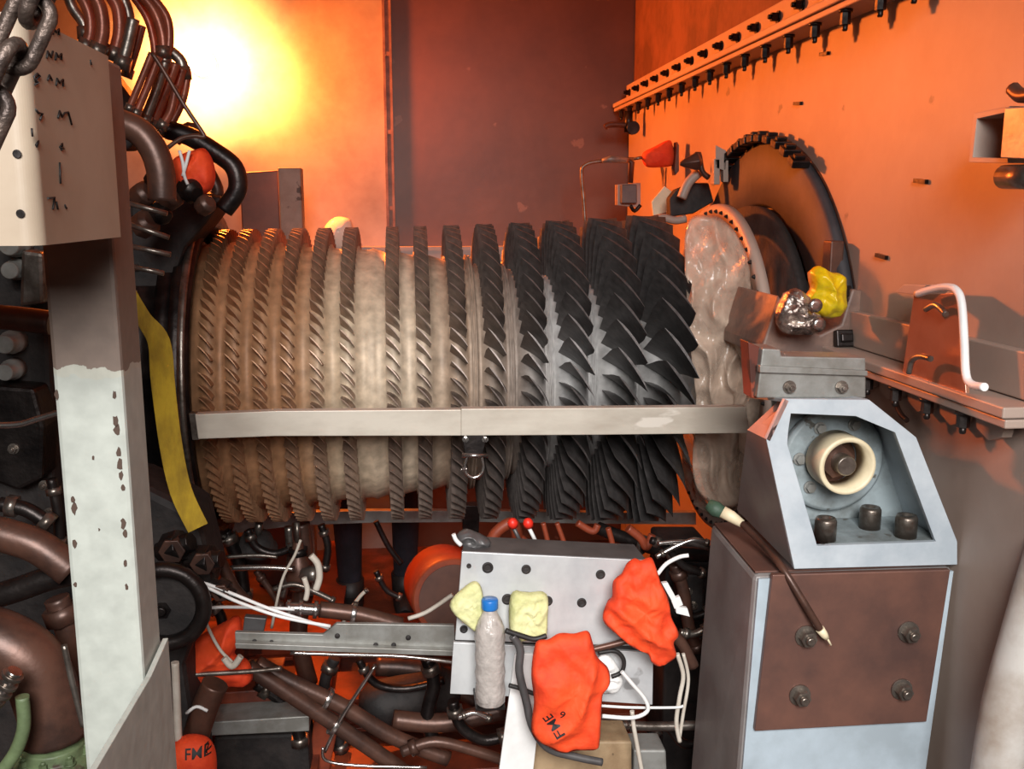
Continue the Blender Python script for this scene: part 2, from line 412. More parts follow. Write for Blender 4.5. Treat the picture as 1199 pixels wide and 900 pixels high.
# ------------------------------------------------------------------ sodium lamp on the back wall
lp = at(232, 70, Y=WY-.16)
t = thing('wall_lamp', 'glowing orange lamp on the back wall behind the pipe bundle', 'lamp', lp+Vector((0,.15,-.07)))
MB().lathe([(0,.03),(.03,.03),(.04,.03)], lp+Vector((0,.158,0)), (0,-1,0), 24).build('lamp_base', M_white, t)
M_lamp = mat('lamp_glass', (1,.8,.5,1), emit=(1,.75,.4,1), estr=30)
MB().lathe([(0,.05),(.03,.06),(.07,.055),(.1,.03),(.11,.001)], lp+Vector((0,.118,0)), (0,-1,0), 24).build('lamp_glass', M_lamp, t)
def plight(name, loc, power, color, rad, spot=None):
    d = bpy.data.lights.new(name, 'SPOT' if spot else 'POINT'); d.energy = power; d.color = color; d.shadow_soft_size = rad
    o = bpy.data.objects.new(name, d); COL.objects.link(o); o.location = loc
    if spot:
        d.spot_size = spot[1]; d.spot_blend = 1
        o.rotation_euler = (Vector(spot[0])-Vector(loc)).to_track_quat('-Z','Y').to_euler()
    return o
SOD = (1, .17, .018)
wl = Vector((lp.x+.02, WY, lp.z))
plight('lamp_glare_spot', wl+Vector((0,-.42,0)), 300, (1,.34,.085), .05, (wl, math.radians(104)))  # added spot aimed back at the wall to whiten the glare round the lamp
plight('lamp_glow', wl+Vector((0,-.24,0)), 26, (1,.17,.012), .05)
area('lamp_throw', lp+Vector((.06,-.04,0)), lp+Vector((2.0,-2.2,-.75)), .14, 112, SOD)
# ------------------------------------------------------------------ compressor rotor
hubr = [(-.62,.392),(-.5,.392),(-.3,.388),(-.1,.376),(.05,.36),(.15,.345),(.25,.32),(.38,.295),(.5,.275),(.62,.255),(.75,.24),(.95,.2)]
def lerp(tab, x):
    if x <= tab[0][0]: return tab[0][1]
    for (a, b), (c, d) in zip(tab, tab[1:]):
        if x <= c: return b+(d-b)*(x-a)/(c-a)
    return tab[-1][1]
tipr = [(-.55,.432),(-.3,.436),(0,.44),(.3,.448),(.6,.462),(.85,.478)]
#      mid px, axial width, blades
stages = [(241,.034,82),(272,.034,82),(304,.034,80),(337,.034,80),(371,.034,78),(407,.036,76),(461,.036,74),(497,.038,70),(538,.044,62),(581,.054,54),(627,.064,48),(676,.078,44),(732,.092,38),(786,.104,34)]
SX = []
for px, wd, nb in stages:
    x = at(px, 455, Y=AX.y-.42).x
    rm = (lerp(hubr, x)+lerp(tipr, x))/2
    SX.append(at(px, 455, Y=AX.y-rm).x)
rotor = thing('compressor_rotor', 'big bladed compressor rotor, small dusty rows at left and long dark blades at right', 'rotor', (0.1, AX.y, AX.z-.47))
# drum: a lathed body with rims under the rows and grooves between
prof = [(-.60,.10),(-.60,.385),(-.57,.392)]
for i, x in enumerate(SX):
    wd = stages[i][1]; r = lerp(hubr, x); big = i > 9
    e = .004 if not big else .010
    g_ = .006 if not big else .03
    prof += [(x-wd*.62, r-g_), (x-wd*.58, r+e), (x+wd*.58, r+e), (x+wd*.62, r-g_)]
    if i < 13:
        xn = SX[i+1]-stages[i+1][1]*.62; x0 = x+wd*.62; mid = (x0+xn)/2; rm = lerp(hubr, mid)
        if 8 <= i:
            q = (xn-x0)
            prof += [(x0+q*.3, rm-g_), (x0+q*.34, rm+.018), (x0+q*.44, rm+.018), (x0+q*.46, rm+.004), (x0+q*.56, rm+.004), (x0+q*.58, rm+.016), (x0+q*.68, rm+.016), (x0+q*.7, rm-g_)]
        elif i == 5:
            prof += [(mid-.012, rm-.004), (mid, rm+.001), (mid+.012, rm-.003)]
prof += [(.9,.2),(.93,.17),(.98,.16),(.98,.08)]
MB().lathe(prof, (0,AX.y,AX.z), (1,0,0), 128).build('drum', M_hub, rotor)
def blade_mesh(i):
    x = SX[i]; wd = stages[i][1]; r0 = lerp(hubr, x)-.004; r1 = lerp(tipr, x); n = 5 if i < 8 else 8
    g0, g1 = (math.radians(38), math.radians(50)) if i < 9 else (math.radians(34), math.radians(57))
    vs = []; fs = []; K = 7
    for a in range(n+1):
        t = a/n; r = r0+(r1-r0)*t; g = g0+(g1-g0)*t
        ch = wd/math.cos(g)*(1-.0*t); ch = min(ch, wd*1.55)
        ax_ = Vector((math.cos(g), 0, -math.sin(g))); nn = Vector((math.sin(g), 0, math.cos(g)))
        camb = .16*ch*(1-.4*t); th = ch*(.085 if i > 8 else .11)*(1-.5*t)
        top = []; bot = []
        for k in range(K):
            s = k/(K-1); c = camb*4*s*(1-s)*.5; h = th*math.sin(PI*min(1, s**.7))*.5+th*.06
            base = ax_*(s-.5)*ch
            top.append(base+nn*(c+h)); bot.append(base+nn*(c-h))
        for p in top+bot[::-1]: vs.append(p+Vector((0,-r,0)))
    m = 2*K
    for a in range(n):
        for k in range(m): fs.append((a*m+k, a*m+(k+1)%m, (a+1)*m+(k+1)%m, (a+1)*m+k))
    fs.append(tuple(range(m-1,-1,-1))); fs.append(tuple(n*m+k for k in range(m)))
    return vs, fs
rest = MB(); singles = []
cand = []
for i in range(14):
    nb = stages[i][2]
    for k in range(nb):
        th = 2*PI*(k+.37*(i%3))/nb; thn = (th+PI) % (2*PI)-PI
        # apparent size: how much the blade faces us, and how long it is
        vis = (lerp(tipr,SX[i])-lerp(hubr,SX[i]))*stages[i][1]*(1 if -1.35 < thn < 1.5 else 0)
        cand.append((vis*(1.2-abs(thn)*.35), i, k, th))
cand.sort(reverse=True)
pick = set((c[1], c[2]) for c in cand[:100])
tmpl = {}
org = wloc(rotor)
for _, i, k, th in cand:
    if i not in tmpl:
        vs, fs = blade_mesh(i)
        tmpl[i] = (vs, fs)
    vs, fs = tmpl[i]
    if (i, k) in pick:
        key = ('m', i)
        if key not in tmpl:
            me = bpy.data.meshes.new('blade'); me.from_pydata(vs, [], fs); me.update(); me.materials.append(M_bl1)
            sm = [True]*len(fs); sm[-1] = sm[-2] = False; me.polygons.foreach_set('use_smooth', sm)
            bm = bmesh.new(); bm.from_mesh(me); bmesh.ops.recalc_face_normals(bm, faces=bm.faces)
            for e in bm.edges:
                if len(e.link_faces) == 2 and e.calc_face_angle(0) > .9: e.smooth = False
            bm.to_mesh(me); bm.free()
            tmpl[key] = me
        o = bpy.data.objects.new('blade', tmpl[key]); COL.objects.link(o); o.parent = rotor
        o.location = Vector((SX[i], AX.y, AX.z))-org; o.rotation_euler = (-th, 0, 0)
    else:
        R = Matrix.Rotation(-th, 3, 'X'); rest.add([R @ v+Vector((SX[i],AX.y,AX.z)) for v in vs], fs, False)
rest.build('blade_rows', M_bl1, rotor, kind='stuff')

# rear casing the rotor comes out of (left) with its dark flange
cas = thing('rear_casing', 'dark round casing and flange at the rotor end beside the cream column', 'casing', (-.95, AX.y, AX.z-.5))
A3 = (0,AX.y,AX.z)
MB().lathe([(-.60,.40),(-.552,.445),(-.552,.478),(-.585,.485),(-.60,.485)], A3, (1,0,0), 96, close=True).build('flange', M_dark, cas)
MB().lathe([(-.562,.482),(-.556,.490),(-.562,.494),(-.575,.494),(-.575,.482)], A3, (1,0,0), 96, close=True).build('flange_rim', M_steel, cas)
prof = [(-.60,.44),(-.60,.475),(-.64,.475),(-.645,.452),(-.70,.452),(-.705,.50),(-.73,.50),(-.735,.462),(-.80,.462),(-.805,.49),(-.82,.49),(-.825,.47),(-.9,.47),(-.905,.52),(-.94,.52),(-.95,.48),(-1.5,.5),(-1.5,.3)]
MB().lathe(prof, A3, (1,0,0), 80).build('barrel', M_dark, cas)
proto = None
for k in range(40):
    a = 2*PI*k/40
    if proto is None:
        proto = MB().bolt(Vector((-.70,AX.y-.487,AX.z)), (1,0,0), .009, .02).build('bolt', M_steel, cas)
    else:
        c = proto.copy(); COL.objects.link(c)
        R = Matrix.Rotation(a, 4, 'X'); pv = Vector((0,0,AX.z))
        off = Vector((0,AX.y,AX.z))-wloc(cas)
        c.matrix_basis = Matrix.Translation(off) @ R @ Matrix.Translation(-off)

# the long pale bar in front of the rotor
YB = 2.36
t = thing('support_bar', 'long pale metal bar running across the front of the rotor', 'bar', at(550, 512, Y=YB))
MB().prism(PX([(228,485),(323,481),(540,479.5),(540,510),(323,510.5),(232,514)], YB), (0,.03,0)).build('bar_section', M_bar, t, bevel=.002)
MB().prism(PX([(540,478.5),(700,477.5),(874,476),(878,507),(700,509),(540,510)], YB), (0,.032,0)).build('bar_section', M_bar, t, bevel=.002)
MB().prism(PX([(221,484),(229,484),(233,515),(225,515)], YB+.005), (0,.03,0)).build('end_plate', M_steel, t, bevel=.001)
# shackle hanging from the bar
t = thing('shackle', 'small steel bow shackle hanging under the middle of the pale bar', 'shackle', at(553, 560, Y=2.36))
MB().prism(PX([(541,510),(570,510),(566,530),(560,536),(549,536),(544,530)], 2.375), (0,.02,0)).build('lug', M_dark, t, bevel=.002)
MB().tube(smooth_path(PX([(547,534),(544,545),(546,554),(554,559),(563,555),(566,546),(564,534)], 2.365), 5), .0045, 10).build('bow', M_chrome, t)
MB().cyl(at(541,533,Y=2.36), at(571,533,Y=2.36), .0055, 12).build('pin', M_chrome, t)
for p in ((545,514),(568,514)): MB().bolt(at(p[0],p[1],Y=2.375), (0,-1,0), .006, .012).build('bolt', M_chrome, t)
MB().bolt(at(546,549,Y=2.365), (-1,-.2,0), .006, .014).build('nut', M_chrome, t)

# lower casing strip under the rotor + hanging dark strap
YL = 3.36
MB().prism(PX([(225,616),(300,603),(340,600),(430,598),(560,598),(700,600),(815,600),(815,614),(700,613),(560,611),(430,612),(350,615),(300,621),(228,630)], YL), (0,.03,0)).build(
    'casing_strip', M_galv, None, 'pale steel strip running under the rotor behind the blade tips', 'strip', bevel=.001)
MB().prism(PX([(541,592),(562,592),(560,640),(556,690),(545,690),(543,640)], 3.3), (0,.05,0)).build(
    'hanger_strap', M_dark, None, 'dark upright hanger under the middle of the rotor', 'bracket', bevel=.002)
for xa, ya in ((800, 640),): pass

# ------------------------------------------------------------------ inlet casing, ring, film (right of the rotor)
inl = thing('inlet_casing', 'big round dark inlet housing on the right wall, ringed by clamps', 'casing', (1.14, AX.y, AX.z-.72))
XR = 1.07
MB().lathe([(XR+.028,.50),(XR+.01,.50),(XR,.51),(XR-.0,.68),(XR+.01,.69),(XR+.028,.69)], A3, (1,0,0), 96, close=True).build('housing_face', mat('inlet_grey', G(66,66,70), G(46,46,50), 5, .65, metal=.0, bump=.1), inl)
MB().lathe([(XR+.028,.685),(XR+.03,.685),(XR+.03,.70),(XR+.028,.70)], A3, (1,0,0), 96, close=True).build('outer_flange', M_rustpipe, inl)
MB().lathe([(XR-.03,.02),(XR-.03,.5),(XR+.0,.5),(XR+.0,.02)], A3, (1,0,0), 64, close=True).build('bulkhead', M_darkm, inl)
# bolted inner ring
XI = .935
MB().lathe([(XI+.025,.46),(XI,.455),(XI,.502),(XI+.008,.506),(XI+.025,.506)], A3, (1,0,0), 96, close=True).build('bolted_ring', M_wallr, inl)
proto = None
for k in range(36):
    a = math.radians(-100+k*6)
    if proto is None:
        proto = MB().bolt(Vector((XI,AX.y-.484,AX.z)), (-1,0,0), .005, .008).build('bolt', M_dark, inl)
        off = Vector((0,AX.y,AX.z))-wloc(inl)
        proto.matrix_basis = Matrix.Translation(off) @ Matrix.Rotation(a, 4, 'X') @ Matrix.Translation(-off)
    else:
        c = proto.copy(); COL.objects.link(c)
        c.matrix_basis = Matrix.Translation(off) @ Matrix.Rotation(a, 4, 'X') @ Matrix.Translation(-off)
# clamp blocks on the outer rim
proto = None
angs = [62,68,74,80,86,91,96,101,106,111,116,120, 24, 15, 6]
for a in angs:
    # angle measured from the near side upwards
    if proto is None:
        proto = MB().box(Vector((XR-.01,AX.y-.70,AX.z)), (.05,.022,.042)).box(Vector((XR-.012,AX.y-.715,AX.z)), (.03,.012,.02)).build('clamp', M_dark, inl, bevel=.003)
        c = proto
    else:
        c = proto.copy(); COL.objects.link(c)
    c.matrix_basis = Matrix.Translation(off) @ Matrix.Rotation(-math.radians(a), 4, 'X') @ Matrix.Translation(-off)
# film: crumpled clear sheet over the inlet cone
fm = MB(); nu, nv = 72, 26; vs = []
for i in range(nu):
    a = 2*PI*i/nu
    for j in range(nv):
        q = j/(nv-1); x = .935-.02*q-.10*q**2; r = .45*(1-q)+.13*q
        fold = .018*math.sin(a*9+2.5*noise.noise(Vector((a*2,q*2,0))))*(1-.3*q)+.03*noise.fractal(Vector((math.cos(a)*3,math.sin(a)*3,q*5)),1,2,4)
        vs.append(Vector((x+fold*.9-.02, AX.y-math.cos(a)*(r+fold*.4), AX.z+math.sin(a)*(r+fold*.4))))
fs = [(i*nv+j,((i+1)%nu)*nv+j,((i+1)%nu)*nv+j+1,i*nv+j+1) for i in range(nu) for j in range(nv-1)]
fm.add(vs, fs, True)
fm.build('plastic_film', M_film, None, 'crumpled clear plastic film wrapped over the inlet opening', 'plastic sheet')
for (x0, y0, Y0, lab) in ():
    pass
# loose film bulge hanging below the bar, towards the pedestal
puff(PX([(803,268),(833,252),(860,270),(880,314),(892,380),(896,440),(893,520),(872,585),(838,592),(812,560),(815,470),(806,380)], 2.64), .045, 5, 26, .012, 13, nvec=(-.45,-.9,0), k=12, fold=((.9,0,.25),75,.016)).build(
    'plastic_film', M_film, None, 'loose sheet of clear plastic hanging beside the last blade row', 'plastic sheet')
# ------------------------------------------------------------------ bearing pedestal and hood (right foreground)
YP = 1.80; YQ = 2.13
def quad(pts): return [at(*p[:2], Y=p[2]) for p in pts]
def down(a, b, z=0.0):     # extend the line a->b to height z
    t = (z-a.z)/(b.z-a.z); return a+(b-a)*t
fl, fr = at(884,672,Y=YP), at(1117,664,Y=YP)
flb, frb = down(fl, at(865,900,Y=YP)), down(fr, at(1084,900,Y=YP))
bl = at(832,614,Y=YQ); blb = down(bl, at(808,900,Y=YQ))
top = (fl.z+bl.z)/2
fl.z = fr.z = bl.z = top
br = Vector((fr.x, YQ, top)); brb = Vector((frb.x, YQ, 0))
ped = thing('bearing_pedestal', 'tall blue-grey steel pedestal with a bolted brown plate on its front', 'pedestal', (0.86, 1.95, 0))
MB().hexa([flb, frb, brb, blb], [fl, fr, br, bl]).build('body', M_ped, ped, bevel=.012)
e = Vector((0,-.006,0))
MB().prism([fl+e+Vector((.006,0,-.005)), fr+e+Vector((-.004,0,-.005)), frb+e+Vector((-.004,0,0)), flb+e+Vector((.006,0,0))], (0,.006,0)).build('front_skin', M_pedf, ped, label='pale blue painted front face')
MB().prism([bl+Vector((.004,-.01,.001)), fl+Vector((.004,.01,.001)), fr+Vector((-.01,.01,.001)), br+Vector((-.01,-.01,.001))], (0,0,.004)).build('top_plate', M_rust, ped, bevel=.001)
MB().prism(PX([(905,673),(1113,667),(1085,845),(884,856)], YP-.02), (0,.014,0)).build('bolted_plate', M_rust, ped, label='brown oil-stained plate', bevel=.002)
pr = None
for px, py in ((943,744),(1063,739),(936,813),(1055,806)):
    if pr is None: pr = MB().bolt(at(px,py,Y=YP-.02), (0,-1,0), .0165, .03).build('bolt', M_steel, ped); p0 = at(px,py,Y=YP-.02)
    else: c = pr.copy(); COL.objects.link(c); c.location = pr.location+(at(px,py,Y=YP-.02)-p0)

hood = thing('bearing_hood', 'pale blue-grey steel hood with an open front, standing on the pedestal', 'housing', (0.9, 1.9, top+.005))
YH = 1.79
outer = [(919,467),(1018,468),(1073,512),(1121,634),(1121,661),(930,666),(897,514),(902,503)]
inner = [(926,484),(1002,487),(1048,506),(1094,630),(1096,634),(957,639),(922,520),(923,505)]
MB().frame(PX(outer,YH), PX(inner,YH), (0,.012,0)).build('front_frame', M_hood, hood, bevel=.0015)
a, b, c_, d = at(897,514,Y=YH), at(875,503,Y=1.89), at(863,597,Y=2.1), at(930,665,Y=YH)
MB().prism([a, d, c_, b], (.012,.004,0)).build('side_panel', M_ped, hood)
MB().prism([at(919,467,Y=YH), a, b, at(914,467,Y=1.88)], (.008,0,-.004)).build('corner_facet', mat('pinkish_facet', G(176,140,132), G(156,120,112), 6, .5), hood)
a2, b2, d2 = at(1018,468,Y=YH), at(1073,512,Y=YH), at(1121,661,Y=YH)
e2 = Vector((0,.3,0)); tl = at(919,467,Y=YH)
e1 = Vector((0,.010,0)); a2 = a2+e1; b2 = b2+e1; d2 = d2+e1
MB().prism([a2, b2, b2+e2, a2+Vector((0,.3,-.03))], (-.006,0,-.005)).prism([b2, d2, d2+e2, b2+e2], (-.008,0,0)).build('side_panel', M_hood, hood)
MB().prism([tl, a2, a2+Vector((0,.3,-.03)), at(914,467,Y=1.88)+Vector((0,.2,-.03))], (0,0,-.006)).build('roof_panel', M_hood, hood)
# inside: back plate, curved pad, base plate
YI = 1.96
MB().prism(PX([(905,470),(1010,470),(1062,515),(1090,628),(915,628)], YI), (0,.01,0)).build('back_plate', M_hoodin, hood)
cpx = at(975,538,Y=YI-.02)
MB().lathe([(0,.112),(.014,.112),(.02,.105)], cpx+Vector((0,.012,0)), (0,-1,0), 40).build('round_pad', M_hoodin, hood, bevel=.002)
zb = at(1000,636,Y=YH+.01).z
MB().box((at(1015,636,Y=YH+.09).x, YH+.10, zb-.006), (.235,.17,.012)).build('base_plate', M_hoodin, hood)
pr = None
for px, py in ((960,501),(1000,497),(936,537),(948,570)):
    if pr is None: pr = MB().bolt(at(px,py,Y=YI-.03), (0,-1,0), .010, .016, False).build('bolt', M_galv, hood); p0 = at(px,py,Y=YI-.03)
    else: c = pr.copy(); COL.objects.link(c); c.location = pr.location+(at(px,py,Y=YI-.03)-p0)
rc = at(988,543,Y=1.86)
MB().lathe([(0,.050),(0,.0585),(.003,.060),(.07,.060),(.07,.050)], rc+Vector((0,-.02,0)), (0,1,0), 48, close=True).build('ivory_ring', M_ivory, hood, label='ivory ring')
nb_ = rc+Vector((-.004,.06,0))
MB().lathe([(0,.052),(.01,.052)], nb_, (0,-1,0), 24).prism([nb_+Vector((.037*math.cos(q*PI/3+.3),-.01,.037*math.sin(q*PI/3+.3))) for q in range(6)], (0,-.03,0)).build('nut', M_rustpipe, hood, bevel=.002)
MB().lathe([(0,.021),(.068,.021),(.072,.018)], nb_+Vector((.006,0,-.002)), (0,-1,0), 24).build('stud', M_steel, hood, label='steel stud end')
pr = None
for px, py, Y in ((966,628,1.83),(1019,603,1.89),(1060,628,1.83)):
    p = at(px,py,Y=Y); p.z = zb
    if pr is None:
        pr = MB().lathe([(0,.022),(.040,.022),(.046,.019),(.046,.011),(.032,.011),(.032,.0005)], p, (0,0,1), 24).build('cap_bolt', M_steel, hood); p0 = p
    else: c = pr.copy(); COL.objects.link(c); c.location = pr.location+(p-p0)

# casing foot behind the hood (pale block with orange-brown edge)
ft = thing('casing_support', 'pale steel support block and saddle directly above the hood', 'support', at(955,468,Y=2.16))
MB().prism(PX([(893,408),(914,409),(915,417),(1014,419),(1014,466),(886,466)], 1.86), (0,.08,0)).build('foot_block', M_galv, ft, bevel=.003)
MB().prism(PX([(876,400),(893,408),(890,466),(880,466)], 1.88), (0,.05,0)).build('edge_strip', M_redox, ft, bevel=.002)
MB().prism(PX([(890,428),(1016,434),(1016,440),(890,436)], 1.85), (0,.02,0)).build('ledge', M_galv, ft, bevel=.001)
for px in (924, 985): MB().bolt(at(px,453,Y=1.86), (0,-1,0), .010, .018).build('bolt', M_steel, ft)
MB().prism(PX([(893,404),(912,345),(925,375),(960,392),(985,380),(998,338),(1010,340),(1018,385),(1060,420),(1030,425),(893,418)], 2.30), (0,.30,0)).build('saddle', mat('warm_grey_casting', G(140,112,98), G(104,84,76), 8, .5, bump=.2), ft, bevel=.006)

# thermocouple lead resting on the pedestal
t = thing('probe_lead', 'brown sensor lead with taped green plug lying over the pedestal corner', 'cable', at(905,672,Y=1.79))
Y0, Y1 = 2.0, 1.755
MB().tube(PX([(829,590,Y0),(838,596,Y0-.01),(850,602,Y0-.02)],0), [.013,.018,.012], 12).build('plug', M_green, t)
MB().tube(PX([(846,599,Y0-.02),(857,605,Y0-.03),(869,613,Y0-.04)],0), [.014,.013,.009], 12).build('tape', M_ivory, t)
MB().tube(smooth_path(PX([(868,612,Y0-.04),(890,634,1.90),(914,662,1.80),(938,700,1.765),(961,738,Y1)],0),6), .0075, 12).build('sheath', M_rustpipe, t)
MB().tube(PX([(960,736,Y1),(965,743,Y1),(968,747,Y1)],0), [.009,.008,.006], 10).build('tape_end', M_ivory, t)
MB().tube(PX([(968,746,Y1),(973,755,Y1)],0), .0022, 8).build('bare_tip', M_ivory, t)

# ------------------------------------------------------------------ wall items, right
t = thing('hollow_bracket', 'square steel tube bracket with an open end at the right edge', 'bracket', (WX-.05, at(1160,190,X=WX-.09).y, at(1160,190,X=WX-.09).z))
def cq(x0,y0,x1,y1,X): return [at(x0,y1,X=X), at(x1,y1,X=X), at(x1,y0,X=X), at(x0,y0,X=X)]
X0 = WX-.10
MB().frame([at(1134,190,X=X0),at(1180,191,X=X0),at(1182,124,X=X0),at(1140,133,X=X0)], [at(1139,184,X=X0),at(1174,185,X=X0),at(1176,132,X=X0),at(1144,139,X=X0)], (.098,0,0)).build('square_tube', M_wallr, t, bevel=.001)
MB().prism([at(1171,185,X=X0-.01),at(1215,187,X=X0-.01),at(1215,124,X=X0-.01),at(1176,126,X=X0-.01)], (.10,0,0)).build('block', M_galv, t, bevel=.002)
MB().cyl(at(1176,207,X=X0), at(1215,207,X=X0), .02).build('clamp_pin', M_steel, t)
MB().tube(smooth_path([at(1186,104,X=X0),at(1196,112,X=X0),at(1215,110,X=X0)],4), .012).build('hook', M_rustpipe, t)

t = thing('wall_bracket', 'orange-lit plate bracket with a bent white rod beside it, on the low flange', 'bracket', at(1090,455,X=WX-.05))
X1 = WX-.08
MB().prism([at(1056,440,X=X1),at(1070,345,X=X1),at(1122,343,X=X1),at(1131,462,X=X1)], (.008,0,0)).build('plate', mat('orange_brown_plate', G(170,120,96), G(150,96,70), 5, .28, metal=.3), t, bevel=.001)
MB().prism([at(1048,342,X=X1-.02),at(1072,345,X=X1-.02),at(1085,334,X=X1-.02),at(1058,333,X=X1-.02)], (.06,0,0)).build('canopy', M_wallr, t, bevel=.001)
MB().tube(smooth_path([at(x,y,X=X1-.03) for x,y in ((1074,344),(1090,339),(1108,336),(1120,340),(1126,356),(1129,400),(1131,438),(1138,450),(1153,453))],5), .0075, 10).build('bent_rod', M_white, t, label='bent white rod')
MB().tube(smooth_path([at(x,y,X=X1-.03) for x,y in ((1064,437),(1068,422),(1078,417),(1090,420))],5), .006, 8).build('hook', M_steel, t)
MB().tube(smooth_path([at(x,y,X=X1-.02) for x,y in ((1084,362),(1096,357),(1108,368))],5), .006, 8).build('handle', M_steel, t)
MB().tube(smooth_path([at(x,y,X=WX-.03) for x,y in ((1043,448),(1052,480),(1062,492))],5), .006, 8).build('drain_pipe', M_rustpipe, None, 'short brown drain pipe curling down from the low flange', 'pipe')
# round tank edge bottom right
MB().tube(smooth_path(PX([(1235,640),(1205,740),(1178,840),(1160,960)],1.55),6), .045, 20).build('clad_pipe', mat('pale_cladding', G(196,192,186), G(150,132,116), 4, .5, c3=G(120,84,60), s3=5, t3=.6), None, 'pale rusty pipe leaning up at the lower right corner', 'pipe')
for i,(x,y) in enumerate(((1078,212),(934,121),(965,63),(1032,300))):
    MB().box(at(x,y,X=WX-.004), (.008,.05,.009), Matrix.Rotation(.08,3,'X')).build('wall_clip', M_dark, None, ['small dark clip on the right wall above the ringed inlet, on its right','dark clip on the right wall left of the topmost bolts','little dark clip on the right wall nearest the frame top','dark clip on the right wall just right of the yellow bundle'][i], 'clip')

# items between back wall and inlet, up the wall corner
t = thing('sight_tube', 'thin bent rod standing behind the rotor in front of the wall corner', 'rod', at(690,290,Y=4.3))
MB().tube(smooth_path(PX([(687,300),(684,240),(681,205),(684,194),(700,189),(742,186)],4.3),5), .008, 8).build('rod', M_steel, t)
MB().tube(PX([(705,188),(715,186),(735,188)],4.28), [.008,.016,.012], 10).build('sleeve', M_galv, t)
MB().tube(PX([(688,285),(688,310)],4.3), .02, 10).build('socket', M_rustpipe, t)
t = thing('wall_switch', 'small square box fixed near the wall corner behind the rotor', 'box', at(742,240,Y=4.2))
MB().prism(PX([(728,216),(746,216),(746,238),(728,238)],4.2), (0,.07,0)).build('box_body', M_block, t, bevel=.004)
MB().frame(PX([(723,216),(750,214),(750,243),(723,240)],4.24), PX([(728,220),(745,219),(745,237),(728,236)],4.24), (0,.05,0)).build('box_frame', M_wallr, t)
MB().tube(PX([(738,214),(740,190),(735,188)],4.22), .012, 8).build('stem', M_rustpipe, t)
MB().tube(smooth_path(PX([(738,240),(743,247),(750,240)],4.2),4), .008, 8).build('hook', M_dark, t)
t = thing('elbow_pipe', 'short elbow pipe poking from the wall corner under the long flange', 'pipe', at(735,150,Y=4.6))
MB().tube(smooth_path(PX([(708,149),(714,146),(728,146),(736,147)],4.6),5), .014, 10).build('elbow', M_rustpipe, t)
MB().cyl(at(736,147,Y=4.6)+Vector((0,0,-.03)), at(736,130,Y=4.6), .02).lathe([(0,.03),(.03,.03)], at(740,150,Y=4.6), (0,-1,0), 16).build('end_cap', M_dark, t)
# orange tag flag on wall
t = thing('warning_flag', 'dull orange bag tied to a rod on the bright wall behind the rotor', 'cover', at(770,190,Y=3.9))
bg = puff(PX([(752,180),(765,172),(783,164),(788,172),(790,192),(770,196),(755,194)],3.9), .03, 4, 6, .004, 10).build('bag', M_orange, t)
MB().tube(PX([(742,186),(754,184)],3.9), .006, 8).build('rod', M_steel, t)
MB().prism(PX([(793,166),(795,170),(795,200),(791,205),(790,196)],3.85), (0,.05,0)).build('lever', M_rustpipe, None, 'thin upright brown lever right of the small dull orange bag', 'lever')
# clutter clamps left of the inlet
t = thing('clamp_assembly', 'dark lever clamp with bracket at the upper left of the inlet housing', 'clamp', at(830,230,Y=3.3))
MB().tube(smooth_path(PX([(812,188),(818,180),(822,200),(830,208)],3.3),4), .010, 8).build('arm', M_rustpipe, t)
MB().lathe([(0,.006),(.02,.018),(.06,.034),(.075,.012)], at(796,192,Y=3.3), (1,0,.15), 6).build('knob', M_rustpipe, t, bevel=.002)
MB().prism(PX([(836,186),(843,186),(843,216),(836,216)],3.2), (0,.04,0)).prism(PX([(847,184),(853,184),(853,213),(847,213)],3.2), (0,.04,0)).build('bars', M_wallr, t, bevel=.002)
MB().tube(smooth_path(PX([(798,232),(806,214),(818,202)],3.35),5), .017, 10).build('handle', M_wallr, t)
MB().prism(PX([(784,232),(792,222),(812,214),(830,214),(836,236),(812,250),(785,254)],3.42), (0,.05,0)).build('clamp_body', M_darkm, t, bevel=.005)
MB().prism(PX([(763,236),(778,218),(792,228),(782,248),(765,252)],3.6), (0,.01,0)).build('paper_note', M_ivory, None, 'pale folded sheet tucked beside the dark clamp left of the inlet', 'paper')
MB().tube(smooth_path(PX([(760,262),(775,255),(790,258),(803,256)],3.4),4), .014, 8).build('spring_hose', M_wallr, None, 'short pale hose on top of the last blade row', 'hose')
MB().prism(PX([(838,170),(850,176),(850,200),(838,196)],3.2),(0,.02,0)).build('shim_plate', M_wallr, None, 'thin plate between the clamp bars and the inlet rim', 'plate')
# yellow bundle and foil on the saddle
puff(PX([(948,318),(958,311),(972,318),(985,322),(990,345),(984,366),(968,373),(952,365),(944,350),(950,336)],2.24), .045, 9, 8, .012, 22, k=3).build('yellow_bundle', M_yelbag, None, 'crumpled bright yellow plastic bundle beside the inlet housing', 'bag')
puff(PX([(918,345),(930,337),(943,345),(950,362),(962,372),(960,388),(940,392),(915,388),(908,368)],2.22), .03, 12, 8, .016, 30, k=3).build('foil_bundle', M_foil, None, 'crumpled silver foil bundle left of the yellow plastic', 'foil')
MB().lathe([(0,.004),(.004,.016),(.012,.016),(.012,.006)], at(953,357,Y=2.17), (0,-1,0), 16).lathe([(0,.004),(.004,.016),(.012,.016),(.012,.006)], at(957,379,Y=2.17), (0,-1,0), 16).build('washer_pair', M_chrome, None, 'two round bright washers on the foil bundle', 'washers')
MB().box(at(975,305,Y=2.4),(.035,.05,.10)).build('hinge_block', M_rustpipe, None, 'small reddish block behind the top of the yellow bundle', 'block', bevel=.004)
